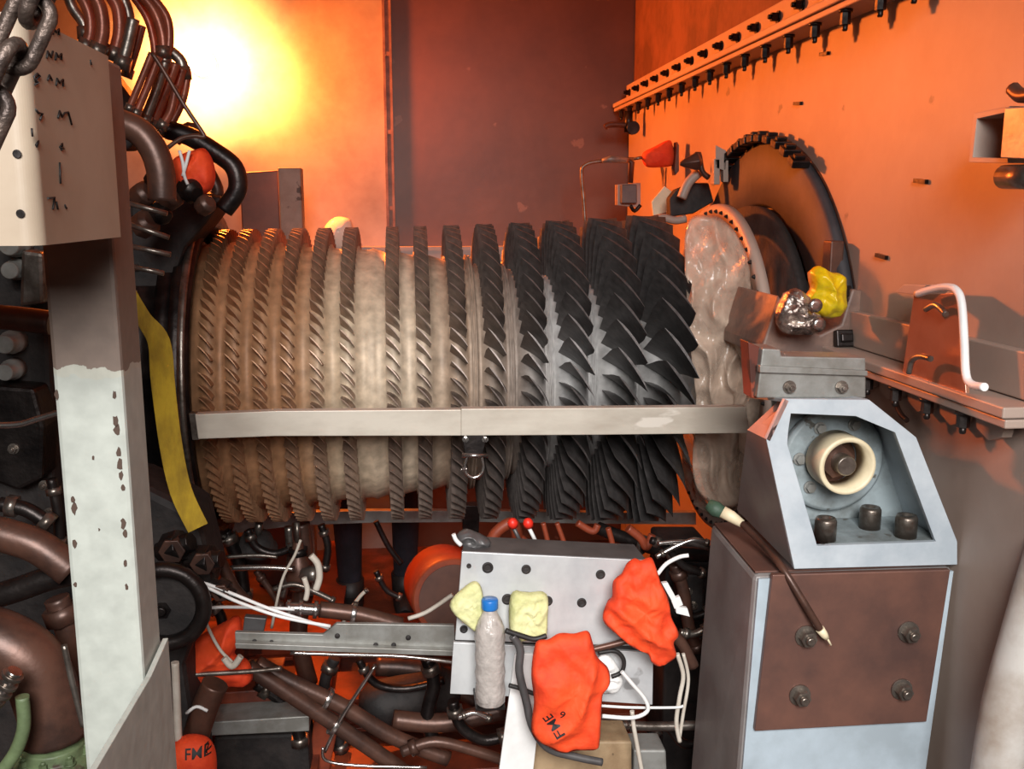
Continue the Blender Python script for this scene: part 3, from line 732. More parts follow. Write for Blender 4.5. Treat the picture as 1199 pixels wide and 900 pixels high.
# ------------------------------------------------------------------ left foreground column, box beam, chain
YC = 1.34
xr = at(144,450,Y=YC).x; xl = at(62,450,Y=YC).x; zt = at(120,70,Y=YC+.05).z
zsplit = at(100,436,Y=YC).z
M_col = axis_mat('column_paint', [(0,G(176,180,172)),(zsplit-.01,G(180,180,168)),(zsplit,G(122,106,96)),(zt+.2,G(132,112,98))], 'Z', .5, .05, amp=.012, scale=16, bump=.06, const=True, mottle=.14)
col = thing('steel_column', 'cream square steel column with chipped brown upper part, left foreground', 'column', ((xl+xr)/2, YC+.05, 0))
MB().box(((xl+xr)/2, YC+.05, zt/2), (xr-xl, .10, zt)).build('post', M_col, col, bevel=.006)
g0 = at(170,792,X=xr+.003); g1 = at(138,845,X=xr+.003); g2 = g0+(g1-g0)*2.6
print('GUS',g0,g1,g2); MB().prism([g0, g2, Vector((g0.x,g2.y,0)), Vector((g0.x,YC+.1,0)), Vector((g0.x,YC+.1,g0.z+.01))], (.008,0,0)).build('gusset', M_col, col, bevel=.001)
chips = MB(); rnd = random.Random(3)
for px, py, s in ((134,462,5),(135,492,6),(137,503,7),(139,530,5),(140,545,7),(141,556,5),(144,571,4),(87,595,7),(85,585,5),(109,536,3),(116,620,2),(144,612,6),(146,624,5),(87,636,5),(147,660,4),(88,684,4),(148,687,4),(66,462,5)):
    c = at(px,py,Y=YC-.001); r = s*.0011
    chips.prism([c+Vector((math.cos(a)*r*.6*rnd.uniform(.5,1.2),0,math.sin(a)*r*1.3*rnd.uniform(.5,1.2))) for a in [q*PI/4 for q in range(8)]], (0,.002,0))
chips.build('paint_chips', M_brownink, col, kind='stuff')

XBx = at(36,150,Y=1.0).x
z0 = at(90,283,X=XBx).z; z1 = at(50,15,Y=1.0).z; yb = at(136,200,X=XBx).y
bx = thing('box_beam', 'pale square box beam with handwritten marks, upper left foreground', 'beam', (XBx-.15, 1.1, z0))
c1 = at(122,52,X=XBx)
prof = []
for q in range(13):
    a = q/12*PI/2; prof.append((XBx-.018+.018*math.cos(PI/2-a), 1.018-.018*math.sin(PI/2-a)))
pts = [(XBx-.35,1.0)]+prof+[(XBx,yb),(XBx-.35,yb)]
MB().prism([Vector((x,y,z0)) for x,y in pts], (0,0,z1-z0)).build('shell', M_cream if False else mat('beam_paint', G(184,168,148), G(168,150,130), 3, .5, bump=.05, c3=G(110,84,66), s3=30, t3=.735), bx)
MB().prism([Vector((XBx-.012,yb-.01,z0+.02)),Vector((XBx-.005,yb+.012,z0+.02)),Vector((XBx-.005,yb+.012,z1-.05)),Vector((XBx-.012,yb-.01,z1-.05))],(-.02,0,0)).build('rear_edge', M_rustpipe, bx)
# pen marks on its side
mk = MB()
def stroke(pts, w=.0011):
    P = [at(x,y,X=XBx+.0008) for x,y in pts]; mk.tube(P, w, 5)
for s in ([(52,42),(52,33),(57,41),(58,32)],[(62,40),(63,33),(66,38),(69,34),(69,41)],[(55,68),(56,60),(60,67),(62,60)],[(65,70),(66,62),(69,67),(72,63),(72,70)],
          [(42,96),(40,90),(44,86),(47,89),(42,93),(45,97),(41,99)],[(66,100),(67,92),(70,97),(74,93),(74,101)],[(56,94),(58,88),(61,94)],
          [(42,128),(45,132),(50,133),(47,140)],[(68,138),(70,130),(73,137),(76,132),(80,131),(84,146)],[(38,160),(37,150)],[(42,170),(45,165),(43,172)],[(72,176),(73,168),(70,172),(75,174)],[(70,190),(71,215)],
          [(56,232),(64,231),(62,245)],[(66,236),(68,245)],[(76,240),(78,244)],[(106,70),(107,76)]):
    stroke(s)
mk.build('pen_marks', M_ink, bx, kind='stuff')
mk = MB()
for c in ((24,250),(20,180)):
    p = at(c[0],c[1],Y=.999); mk.lathe([(0,.004),(.001,.004)], p, (0,-1,0), 12)
mk.build('holes', M_dark, bx, kind='stuff')
# chain
def link(c, d, L, w, r, side):
    d = Vector(d).normalized(); s = Vector(side); s = (s-d*s.dot(d)).normalized(); P = []
    for q in range(24):
        a = 2*PI*q/24; x = math.cos(a); y = math.sin(a)
        P.append(Vector(c)+d*(x*w+math.copysign(L/2-w, x))+s*y*w)
    return MB().tube(P, r, 10, closed=True)
t = thing('hanging_chain', 'heavy rusty chain hanging in the top left corner', 'chain', at(10,120,Y=.8))
M_chain = mat('chain_iron', G(96,82,74), G(60,50,46), 30, .45, metal=.6, bump=.3)
dv = at(8,72,Y=.8)-at(38,8,Y=.8)
cs = [at(27,38,Y=.8), at(2,92,Y=.79), at(-22,146,Y=.79), at(52,-14,Y=.8)]
for i, c in enumerate(cs):
    link(c, dv, .056, .0135, .0055, (1,0,.2) if i in (0,2) else (0,1,0)).build('chain_link', M_chain, t)

# ------------------------------------------------------------------ left background machinery
def pipe(name, label, cat, pts, Y, r, m, k=6, n=14, rings=()):
    P = smooth_path(PX(pts, Y), k); mb = MB().tube(P, r, n)
    return mb.build(name, m, None, label, cat)
def flanged(name, label, cat, pts, Y, r, m, fl=(), fm=None):
    P = smooth_path(PX(pts, Y), 6); t = thing(name, label, cat, P[-1])
    MB().tube(P, r, 14).build('pipe_body', m, t)
    for f in fl:
        i = min(len(P)-2, int(f*(len(P)-1))); d = (P[i+1]-P[i]).normalized()
        MB().lathe([(0,r*1.45),(r*.6,r*1.45)], P[i], d, 18).build('collar', fm or M_steel, t, bevel=.001)
    return t
# dark backdrop machinery block: gearbox-like housings with studs
t = thing('stud_housing', 'dark cast housing with bright round stud ends at the left edge', 'housing', at(20,430,Y=1.9))
MB().prism(PX([(-60,280),(54,280),(60,470),(64,640),(-60,640)],2.05), (0,.12,0)).build('casting', M_darkm, t, bevel=.01)
for px, py, r in ((8,287,12),(9,317,10),(3,404,11),(3,437,10)):
    p = at(px,py,Y=1.98); MB().lathe([(0,r*.0017*1.25),(.03,r*.0017*1.25),(.03,r*.0017),(.06,r*.0017),(.063,r*.0015)], p+Vector((0,.07,0)), (0,-1,0), 20).build('stud', M_galv, t, label='bright stud end')
MB().prism(PX([(24,292),(50,296),(52,355),(22,360)],1.99), (0,.08,0)).build('lug', M_steel, t, bevel=.008)
MB().prism(PX([(-20,450),(40,455),(52,500),(50,560),(20,575),(-20,560)],1.98), (0,.08,0)).build('cover', M_dark, t, bevel=.008)
for px, py in ((16,525),(52,568),(58,600)): MB().bolt(at(px,py,Y=1.98), (0,-1,0), .008, .014).build('bolt', M_steel, t)
flanged('cross_pipe', 'horizontal dull pipe left of the column, between the stud ends', 'pipe', [(-30,368),(20,373),(60,378)], 1.75, .021, M_rustpipe)
pipe('thin_pipe', 'thin bright pipe left of the column under the stud housing', 'pipe', [(-20,498),(20,497),(45,490),(72,482)], 1.7, .0055, M_chrome)
pipe('fuel_pipe', 'thick brown pipe sloping behind the column at mid height', 'pipe', [(-40,615),(0,625),(45,640),(84,668)], 1.7, .03, M_rustpipe)
pipe('fuel_pipe', 'dark blue-grey pipe curving just below the thick brown one, left edge', 'pipe', [(-30,705),(20,690),(60,676),(100,668)], 1.72, .022, M_dark)
t = flanged('exhaust_pipe', 'big brown elbow pipe bending down onto the green valve', 'pipe', [(-60,735,1.55),(0,752,1.55),(38,778,1.55),(56,820,1.55),(66,862,1.55)], 1.55, .052, M_rustpipe)
t = thing('green_valve', 'grimy green valve body under the big brown elbow, bottom left', 'valve', at(65,900,Y=1.55))
MB().lathe([(0,.062),(.03,.062),(.035,.048),(.055,.05),(.06,.03)], at(66,905,Y=1.55), (0,0,1), 20).build('valve_body', M_valve, t, bevel=.003)
MB().box(at(70,925,Y=1.55)+Vector((0,0,-.02)), (.15,.12,.1)).build('valve_block', M_valve, t, bevel=.01)
for q in range(5):
    a = q*PI/4+PI; MB().bolt(at(66,905,Y=1.55)+Vector((.05*math.cos(a),.05*math.sin(a),.035)), (0,0,1), .007, .014).build('bolt', M_valve, t)
pipe('grey_hose', 'grey-green hose curving in the bottom left corner', 'hose', [(0,905),(18,880),(28,850),(26,815)], 1.45, .010, M_valve)
pipe('push_rod', 'thin steel rod behind the foot of the column', 'rod', [(75,755),(85,800),(98,850)], 1.42, .0045, M_steel)
flanged('coiled_duct', 'ribbed metal duct at the left edge beside the brown elbow', 'duct', [(-20,830),(0,812),(18,785)], 1.42, .011, M_chrome, fl=(.1,.25,.4,.55,.7,.85))
# dark machinery body behind column foot
MB().prism(PX([(-60,640),(60,640),(150,560),(230,600),(250,680),(215,780),(240,950),(-60,950)],2.2), (0,.18,0)).build('gearbox', M_darkm, None, 'dark gearbox casting behind the foot of the cream column', 'gearbox', bevel=.02)
t = thing('round_port', 'round dark ribbed port right of the column foot', 'port', at(195,755,Y=2.0))
MB().lathe([(0,.085),(.0,.066),(-.03,.06),(-.03,.001)], at(192,710,Y=2.06), (0,-1,0), 40).build('port_core', M_darkm, t)
MB().tube([at(192,710,Y=2.04)+Vector((math.cos(a)*.083,0,math.sin(a)*.083)) for a in [q*PI/16 for q in range(32)]], .017, 10, closed=True).build('port_rim', M_dark, t)
MB().bolt(at(192,710,Y=2.08),(0,-1,0),.02,.03).build('port_bolt', M_dark, t)
# rubble-like fittings by strap foot
for i,(px,py,r,lab) in enumerate(((205,640,.036,'lumpy dark fitting just under the yellow strap end'),(240,655,.034,'dark union fitting right of the yellow strap end'),(225,690,.028,'dark fitting above the round ribbed port'),(260,690,.026,'small dark fitting right of the round ribbed port'))):
    t = thing('pipe_fitting', lab, 'fitting', at(px,py+15,Y=2.15))
    c = at(px,py,Y=2.12)
    MB().lathe([(-r*1.2,r*.6),(-r*.5,r*.6),(-r*.5,r),(r*.5,r),(r*.5,r*.6),(r*1.2,r*.6)], c, (1,-.3,.4-.3*i), 8).build('fitting_body', M_dark, t, bevel=.002)
    MB().prism([c+Vector((r*.8*math.cos(q*PI/3),-r*.9,r*.8*math.sin(q*PI/3))) for q in range(6)], (0,r*.8,0)).build('hex_nut', M_rustpipe, t, bevel=.002)
# yellow strap
P = smooth_path(PX([(152,335),(168,372),(186,400),(191,450),(200,520),(212,575),(232,618)],2.12),6); m_ = len(P)
ws = [.006+.021*math.sin(min(1,(i/(m_-1))*1.9)*PI*.55)*(1-.15*(i/(m_-1))) for i in range(m_)]
MB().ribbon(P, [w_*.95 for w_ in ws], (1,.25,.1), .004).build('lifting_sling', M_yellow, None, 'dirty yellow webbing sling hanging beside the dark casing flange', 'strap', bevel=.001)

# ------------------------------------------------------------------ top-left pipe bundle
bun = [
 ([(78,-10),(86,10),(98,28),(100,45)],2.5,.013),([(92,-10),(104,14),(106,40),(98,60)],2.45,.014),([(108,-10),(118,12),(120,40),(112,66)],2.4,.015),
 ([(126,-10),(138,10),(140,40),(132,70)],2.45,.015),([(140,-10),(150,15),(152,50),(146,80)],2.5,.013),([(160,-12),(180,12),(190,40),(192,68)],2.6,.014),
 ([(168,-14),(194,18),(198,50),(192,75)],2.6,.011),([(152,-10),(172,20),(180,48),(182,72)],2.65,.010),
 ([(156,22),(150,50),(142,80)],2.4,.014),([(166,30),(158,60),(148,90)],2.45,.010),([(178,62),(166,92),(150,130)],2.4,.008),([(186,66),(174,98),(158,136)],2.42,.009),
 ([(194,72),(184,104),(168,145)],2.5,.012),([(206,74),(194,106),(176,150)],2.55,.012),([(214,80),(204,112),(186,156)],2.6,.011),([(219,92),(212,122),(192,160)],2.62,.010),
 ([(200,60),(212,72),(216,92)],2.62,.014),([(206,100),(200,130),(188,150)],2.5,.010)]
lab = ['leftmost thin hose arching over the box beam top','second hose from the left in the bundle above the box beam','third hose in the bundle, arching right above the box beam','broad hose over the middle of the box beam top','hose curving down behind the upper right corner of the box beam',
 'outer curved pipe against the bright lamp glare','outermost slim curved pipe nearest the lamp glare','inner slim curved pipe left of the two outermost','pale straight pipe slanting behind the beam corner','thinner slanted pipe just right of the pale straight one','bright thin slanted tube low behind the beam corner','twin slanted tube right of the bright thin one',
 'slanted tube in the middle of the ladder of tubes','fourth slanted tube towards the lamp','fifth slanted tube towards the lamp','last slanted tube nearest the lamp','short bowed pipe capping the ladder of tubes','dim slanted tube behind the ladder of tubes']
M_hose = mat('reddish_hose', G(150,84,62), G(110,58,44), 14, .35, metal=.3, bump=.1)
for i, (p, Y, r) in enumerate(bun):
    t = thing('fuel_hose', lab[i], 'pipe', PX([p[-1]],Y)[0], 'pipes bundled above the rear casing')
    P = smooth_path(PX(p, Y), 7); MB().tube(P, r, 10).build('hose_body', M_hose if i % 4 else M_steel, t)
    d = (P[-1]-P[-2]).normalized(); MB().lathe([(0,r*1.4),(r*2.2,r*1.4)], P[-1]-d*r*2, d, 6).build('end_nut', M_steel, t)
# dark body behind the bundle (manifold)
MB().prism(PX([(60,60),(120,70),(150,110),(172,150),(150,175),(60,175)],2.85), (0,.1,0)).build('manifold', M_darkm, None, 'dark manifold behind the bundled pipes', 'manifold', bevel=.01)
pipe('guard_rod', 'thin bent rod forming a point in front of the lamp glare', 'rod', [(178,62),(190,80),(215,122),(237,155),(238,160),(228,159),(212,162),(195,174)], 2.35, .005, M_rustpipe, k=3)
pipe('bleed_pipe', 'thick dark elbow pipe right of the box beam', 'pipe', [(135,142),(160,152),(178,172),(188,200),(190,235)], 2.1, .028, M_rustpipe)
pipe('bleed_pipe', 'thick black hose arching over the upper orange bag', 'pipe', [(196,152),(222,160),(252,178),(274,196),(278,222),(262,246)], 2.6, .024, M_dark)
pipe('bleed_pipe', 'pipe loop hidden behind the upper orange bag', 'pipe', [(205,165),(225,150),(240,190),(255,225),(235,235)], 2.75, .016, M_rustpipe)
MB().prism(PX([(150,222),(185,215),(225,222),(262,232),(240,262),(216,290),(200,340),(150,345)],2.62), (0,.2,0)).build('valve_cluster', M_darkm, None, 'dark lumpy valve cluster above the rear casing', 'valve', bevel=.012)
for i,(px,py,r) in enumerate(((168,228,.03),(185,212,.03),(200,232,.028),(222,222,.03),(170,262,.032),(188,250,.026),(240,240,.024))):
    c = at(px,py,Y=2.42); MB().lathe([(-r,r*.5),(-r*.5,r),(r*.5,r),(r*.9,r*.6)], c, (.5,-.4,.3*(-1)**i), 8).build('hex_fitting', M_dark if i%2 else M_rustpipe, None,
      ['dark hex fitting at the root of the thick elbow pipe','hex fitting just above the valve cluster top','hex fitting left under the upper orange bag','hex fitting directly under the upper orange bag','lowest hex fitting beside the box beam corner','middle hex fitting above the rear casing','hex fitting right under the black arching hose'][i], 'fitting', bevel=.002)
for i,(a,b) in enumerate((((150,238),(196,250)),((150,262),(198,278)),((152,288),(200,298)),((154,312),(192,320)))):
    MB().tube(PX([a,b],2.3), .006, 8).build('casing_rod', M_steel, None, ['topmost','second','third','lowest'][i]+' of the four thin bright rods between the column and the rear casing', 'rod')
# orange bag by the lamp, with white cords
t = thing('orange_cover', 'orange cloth bag tied with white cord below the lamp glare', 'cover', at(235,228,Y=2.45))
puff(PX([(202,190),(214,180),(226,176),(240,174),(250,190),(252,212),(243,226),(222,228),(206,216)],2.45), .05, 2, 8, .006, 20, fold=((1,0,.2),70,.004)).build('bag', M_orange, t)
MB().tube(smooth_path(PX([(210,176),(214,190),(216,206),(220,216)],2.39),4), .004, 6).tube(smooth_path(PX([(222,176),(218,192),(214,206)],2.39),4), .004, 6).build('cord', M_white, t)
# post and brown box behind
_a, _b = at(325,196,Y=4.3), at(352,196,Y=4.3)
MB().prism([_a,_b,Vector((_b.x,4.3,0)),Vector((_a.x,4.3,0))], (0,.1,0)).build('square_post', mat('post_paint', G(150,138,126), G(124,108,96), 6, .55, c3=G(80,60,48), s3=14, t3=.66), None, 'pale square post standing behind the rotor top', 'post', bevel=.006)
_a, _b = at(280,202,Y=4.45), at(326,199,Y=4.45)
MB().prism([_a,_b,Vector((_b.x,4.45,0)),Vector((_a.x,4.45,0))], (0,.15,0)).build('brown_housing', M_rust, None, 'brown box between the arching hose and the pale post', 'box', bevel=.006)

# ------------------------------------------------------------------ person behind the rotor
def skin_body(V, E, R, name, m, parent, sub=2):
    me = bpy.data.meshes.new(name); org = wloc(parent)
    me.from_pydata([Vector(v)-org for v in V], E, []); o = bpy.data.objects.new(name, me); COL.objects.link(o); o.parent = parent
    sk = o.modifiers.new('skin','SKIN'); 
    for i, r in enumerate(R):
        me.skin_vertices[0].data[i].radius = (r, r) if not isinstance(r, tuple) else r
        me.skin_vertices[0].data[i].use_root = (i == 0)
    s = o.modifiers.new('sub','SUBSURF'); s.levels = sub; s.render_levels = sub
    dg = bpy.context.evaluated_depsgraph_get(); me2 = bpy.data.meshes.new_from_object(o.evaluated_get(dg))
    o.modifiers.clear(); o.data = me2; me2.materials.clear(); me2.materials.append(m)
    for p in me2.polygons: p.use_smooth = True
    return o
YM = 4.05
lf = at(410,692,Y=YM); rf = at(474,676,Y=YM+.08); hc = at(405,262,Y=YM-.02)-Vector((0,0,.13))
px0 = (lf.x+rf.x)/2; per = thing('person', 'person standing behind the rotor, only dark trouser legs and boots showing', 'person', (px0, YM, 0))
hx = hc.x; zt_ = hc.z
V = [(px0,YM,.88),(px0-.03,YM-.01,1.06),(hx+.04,YM-.03,1.22),(hx+.01,YM-.04,1.32),(hx,YM-.05,1.40),(hx,YM-.05,1.46),
     (lf.x+.01,YM,.84),(lf.x,YM-.03,.48),(lf.x,YM+.02,.12),
     (rf.x-.01,YM+.02,.84),(rf.x+.01,YM+.02,.48),(rf.x,YM+.07,.12),
     (hx-.14,YM-.03,1.26),(hx-.24,YM-.10,1.12),(hx-.18,YM-.28,1.02),(hx-.15,YM-.36,1.0),
     (hx+.20,YM-.02,1.25),(hx+.28,YM-.10,1.12),(hx+.22,YM-.28,1.02),(hx+.19,YM-.36,1.0)]
E = [(0,1),(1,2),(2,3),(3,4),(4,5),(0,6),(6,7),(7,8),(0,9),(9,10),(10,11),(2,12),(12,13),(13,14),(14,15),(2,16),(16,17),(17,18),(18,19)]
R = [.13,.125,.13,.06,.075,.08,.088,.068,.052,.088,.068,.052,.06,.046,.035,.03,.06,.046,.035,.03]
R = R
for hb, sx in ((15,-1),(19,1)):
    h = Vector(V[hb])
    for q in range(4):
        i0 = len(V); off_ = Vector(((q-1.5)*.020, -.03, .0)); V.append(tuple(h+off_)); V.append(tuple(h+off_+Vector((0,-.035,-.012-(.004*q))))); V.append(tuple(h+off_+Vector((0,-.05,-.035))))
        E += [(hb,i0),(i0,i0+1),(i0+1,i0+2)]; R += [.0095,.0088,.0075]
    i0 = len(V); V.append(tuple(h+Vector((-sx*.035,-.005,0)))); V.append(tuple(h+Vector((-sx*.05,-.035,-.01)))); E += [(hb,i0),(i0,i0+1)]; R += [.011,.009]
body = skin_body(V, E, R, 'body', M_navy, per)
body.data.materials.append(M_skin)
for p in body.data.polygons:
    c = p.center+wloc(per)
    if (c.z > 1.34) or (c.y < YM-.33): p.material_index = 1
M_hat = mat('white_hard_hat', G(240,236,220), None, rough=.35)
hb_ = Vector((hx, YM-.05, 1.615)); dz = zt_-0
MB().lathe([(0,.135),(.012,.118),(.05,.108),(.09,.078),(.112,.035),(.118,.001)], Vector((hx,YM-.05,hc.z-.085)), (0,0,1), 28).build('hard_hat', M_hat, per, label='white hard hat')
hd = Vector((hx,YM-.05,hc.z-.12))
MB().lathe([(-.11,.03),(-.09,.055),(-.04,.074),(.02,.08),(.07,.06),(.09,.02)], hd, (0,0,1), 20).build('head', M_skin, per)
fc = MB()
for sx in (-1,1): fc.lathe([(0,.001),(.004,.010),(.010,.006)], hd+Vector((sx*.03,-.072,.0)), (0,-1,0), 8).lathe([(0,.012),(.012,.02),(.018,.006)], hd+Vector((sx*.074,0,-.01)), (sx,0,0), 8)
fc.tube([hd+Vector((0,-.076,.01)), hd+Vector((0,-.098,-.03)), hd+Vector((0,-.078,-.035))], [.007,.013,.008], 8).tube([hd+Vector((-.022,-.068,-.062)),hd+Vector((0,-.074,-.065)),hd+Vector((.022,-.068,-.062))], .006, 6)
fc.build('face', M_skin, per)
for f in (lf, rf):
    yy = YM+.02 if f is lf else YM+.07
    MB().tube([Vector((f.x,yy+.06,.045)),Vector((f.x,yy,.06)),Vector((f.x,yy-.08,.05)),Vector((f.x,yy-.17,.035))],[.045,.055,.05,.034],12).tube([Vector((f.x,yy,.05)),Vector((f.x,yy,.17))],[.055,.06],12).build('boot', M_black, per)

puff(PX([(380,292),(379,270),(384,260),(393,254),(402,254),(411,258),(413,270),(413,292)],WY-.12), .05, 3, 10, .004, 10).build('pale_bundle', M_hat, None, 'pale glowing rounded bundle on the wall ledge just above the rotor', 'bundle')
# ------------------------------------------------------------------ bottom centre: panel, bottle, bags
YF = 1.98
pan = thing('drilled_panel', 'pale drilled metal block with a dark grey top, bottom centre', 'panel', at(645,755,Y=YF))
MB().prism(PX([(541,646),(757,656),(768,757),(533,749)],YF), (0,.012,0)).build('front_plate', M_plate, pan, bevel=.001)
tf = PX([(541,645),(757,655)],YF); 
MB().hexa([tf[0], tf[1], tf[1]+Vector((0,.14,0)), tf[0]+Vector((0,.14,0))], [p+Vector((0,0,-.10)) for p in (tf[0], tf[1], tf[1]+Vector((0,.14,0)), tf[0]+Vector((0,.14,0)))]).build('block', M_block, pan, bevel=.002) if False else None
a, b = tf; zz = at(560,631,Y=YF+.12)
MB().prism([a+Vector((0,.001,0)), b+Vector((0,.001,0)), b+Vector((-.004,.10,0)), a+Vector((.012,.10,0))], (0,0,-.12)).build('block_body', M_block, pan, bevel=.002)
pr = None
for px, py, r in ((571,664,7),(616,666,6),(594,701,7),(641,703,6.5),(681,705,6),(703,672,6),(543,736,5),(549,662,3)):
    MB().lathe([(0,r*.0017),(.003,r*.0017),(.003,r*.0010),(-.002,r*.0008)], at(px,py,Y=YF-.0005), (0,-1,0), 18).build('hole_plug', M_darkm, pan)
lowp = thing('lower_panel', 'pale plate hanging under the drilled block behind the bottle', 'panel', at(645,820,Y=YF+.01))
MB().prism(PX([(531,752),(660,758),(765,764),(764,825),(660,818),(527,812)],YF+.01), (0,.01,0)).build('plate', M_plate, lowp, bevel=.001)
MB().prism(PX([(533,747),(768,756),(768,762),(533,752)],YF+.02), (0,.03,0)).build('gap_rail', M_darkm, lowp)
MB().prism(PX([(603,765),(640,765),(624,905),(584,905)],YF-.005), (0,.008,0)).build('white_board', M_white, None, 'narrow white board hanging below the bottle', 'board', bevel=.001)
MB().prism(PX([(600,905),(622,850),(640,850),(700,868),(740,868),(740,920),(600,920)],YF+.06), (0,.1,0)).build('tan_block', mat('tan_casting', G(168,144,112), G(136,112,84), 9, .6, c3=G(80,60,46), s3=20, t3=.64), None, 'tan block below the lettered orange bag', 'block', bevel=.005)
MB().prism(PX([(742,878),(780,878),(782,925),(742,925)],YF+.08), (0,.08,0)).build('tan_block', M_galv, None, 'small greyish block at the bottom beside the tan one', 'block', bevel=.005)
# water bottle
bt = thing('water_bottle', 'cloudy plastic water bottle with blue cap standing before the drilled block', 'bottle', at(574,822,Y=YF-.06))
p0 = at(574,822,Y=YF-.06); hgt = (at(574,684,Y=YF-.06)-p0).length; rr = .0325
MB().lathe([(0,.028),(.004,.031),(.03,rr),(.05,.030),(.07,rr),(.09,.030),(.11,rr),(.128,.0305),(.15,rr),(.17,.030),(.185,.0245),(.2,.0165),(.206,.014),(.212,.014)], p0, (0,0,1), 36).build('bottle_body', M_bottle, bt)
MB().lathe([(0,.025),(.01,.029),(.16,.028),(.175,.02),(.18,.001)], p0+Vector((0,0,.003)), (0,0,1), 28).build('murky_water', mat('murky_water', G(150,142,136), G(130,120,112), 9, .3), bt)
MB().lathe([(.21,.0165),(.213,.0175),(.229,.0175),(.232,.016),(.232,.001)], p0, (0,0,1), 24).build('cap', M_blue, bt, label='blue screw cap')
# a small shelf lip the bottle stands on
MB().prism([p0+Vector((-.032,-.02,-.002)), p0+Vector((.03,-.02,-.002)), p0+Vector((.03,.09,-.002)), p0+Vector((-.032,.09,-.002))], (0,0,-.006)).build('shelf_lip', M_dark, lowp)
# cloth pads
puff(PX([(526,708),(550,682),(562,684),(566,706),(562,738),(548,733)],YF-.035), .012, 3, 5, .004, 40, k=2, flatp=6).build('cleaning_pad', M_sponge, None, 'pale yellow pad turned on its corner left of the bottle', 'cloth')
puff(PX([(598,696),(618,693),(640,695),(641,725),(638,747),(618,748),(598,745)],YF-.035), .016, 6, 6, .006, 40, k=2, flatp=6).build('cleaning_pad', M_sponge, None, 'crumpled square pale yellow pad right of the bottle', 'cloth')
# orange bags
t = thing('orange_cover', 'orange cloth bag tied at the right end of the drilled block', 'cover', at(750,778,Y=1.9))
b1 = puff(PX([(733,660),(742,653),(750,655),(762,652),(768,664),(773,680),(782,700),(786,722),(795,742),(789,752),(791,768),(774,779),(763,775),(758,765),(740,757),(722,742),(706,726),(709,708),(716,700),(718,680),(727,672)],1.9), .03, 11, 10, .010, 24, fold=((.8,0,.6),80,.010)).build('bag', M_orange, t)
MB().tube(smooth_path(PX([(770,672),(780,660),(795,652),(806,650)],1.92),5), .0045, 8).build('cord', M_white, t)
t = thing('lettered_cover', 'large orange cloth bag with black letters hanging below the block', 'cover', at(668,880,Y=1.85))
b2 = puff(PX([(624,766),(629,750),(642,748),(655,741),(672,741),(688,738),(694,752),(699,768),(712,782),(714,800),(706,812),(704,838),(702,868),(697,877),(675,878),(660,881),(640,873),(628,866),(622,852),(625,820),(622,790)],1.85), .03, 14, 11, .006, 18, fold=((.9,0,-.35),65,.009)).build('bag', M_orange, t)
ang = math.radians(-52)
def uv_dirs(a): return Vector((math.cos(a),0,math.sin(a))), Vector((-math.sin(a),0,math.cos(a)))
u, v = uv_dirs(math.radians(-235)) 
letters(b2, 'FME', at(651,856,Y=1.8), u, v, .03, M_ink)
letters(b2, '6', at(661,843,Y=1.8), *uv_dirs(math.radians(-190)), .024, M_ink)
t = thing('orange_cover', 'orange cloth bag lying above the lower left beam, under the white wires', 'cover', at(255,805,Y=2.35))
puff(PX([(212,762),(232,745),(262,728),(280,722),(284,745),(275,765),(292,775),(294,798),(260,802),(240,800),(222,790)],2.35), .05, 21, 9, .008, 14, fold=((.8,0,-.5),70,.011)).build('bag', M_orange, t)
t = thing('lettered_cover', 'rounded orange cloth bag with black letters in the lower left', 'cover', at(223,905,Y=2.0))
b3 = puff(PX([(194,880),(202,868),(220,860),(240,862),(252,876),(254,905),(250,930),(198,930),(193,905)],2.0), .04, 24, 9, .003, 12).build('bag', M_orange, t)
letters(b3, 'FME', at(229,887,Y=1.95), *uv_dirs(0.02), .03, M_ink)
MB().tube(smooth_path(PX([(218,835),(230,827),(243,832)],2.07),4), .004, 6).build('tie', M_white, t)
pipe('covered_pipe', 'dark brown pipe ending in the lower lettered orange bag', 'pipe', [(252,800),(240,828),(228,866)], 2.1, .03, M_rustpipe)
# valve bits right of the bags
t = thing('label_clip', 'white plastic clip right of the upper orange bag', 'clip', at(800,720,Y=2.0))
MB().prism(PX([(775,683),(782,682),(792,700),(788,706)],2.0), (0,.012,0)).prism(PX([(786,703),(796,698),(800,708),(790,713)],2.0), (0,.012,0)).prism(PX([(791,710),(805,712),(808,722),(792,718)],2.0), (0,.012,0)).build('clip_body', M_white, t, bevel=.001)
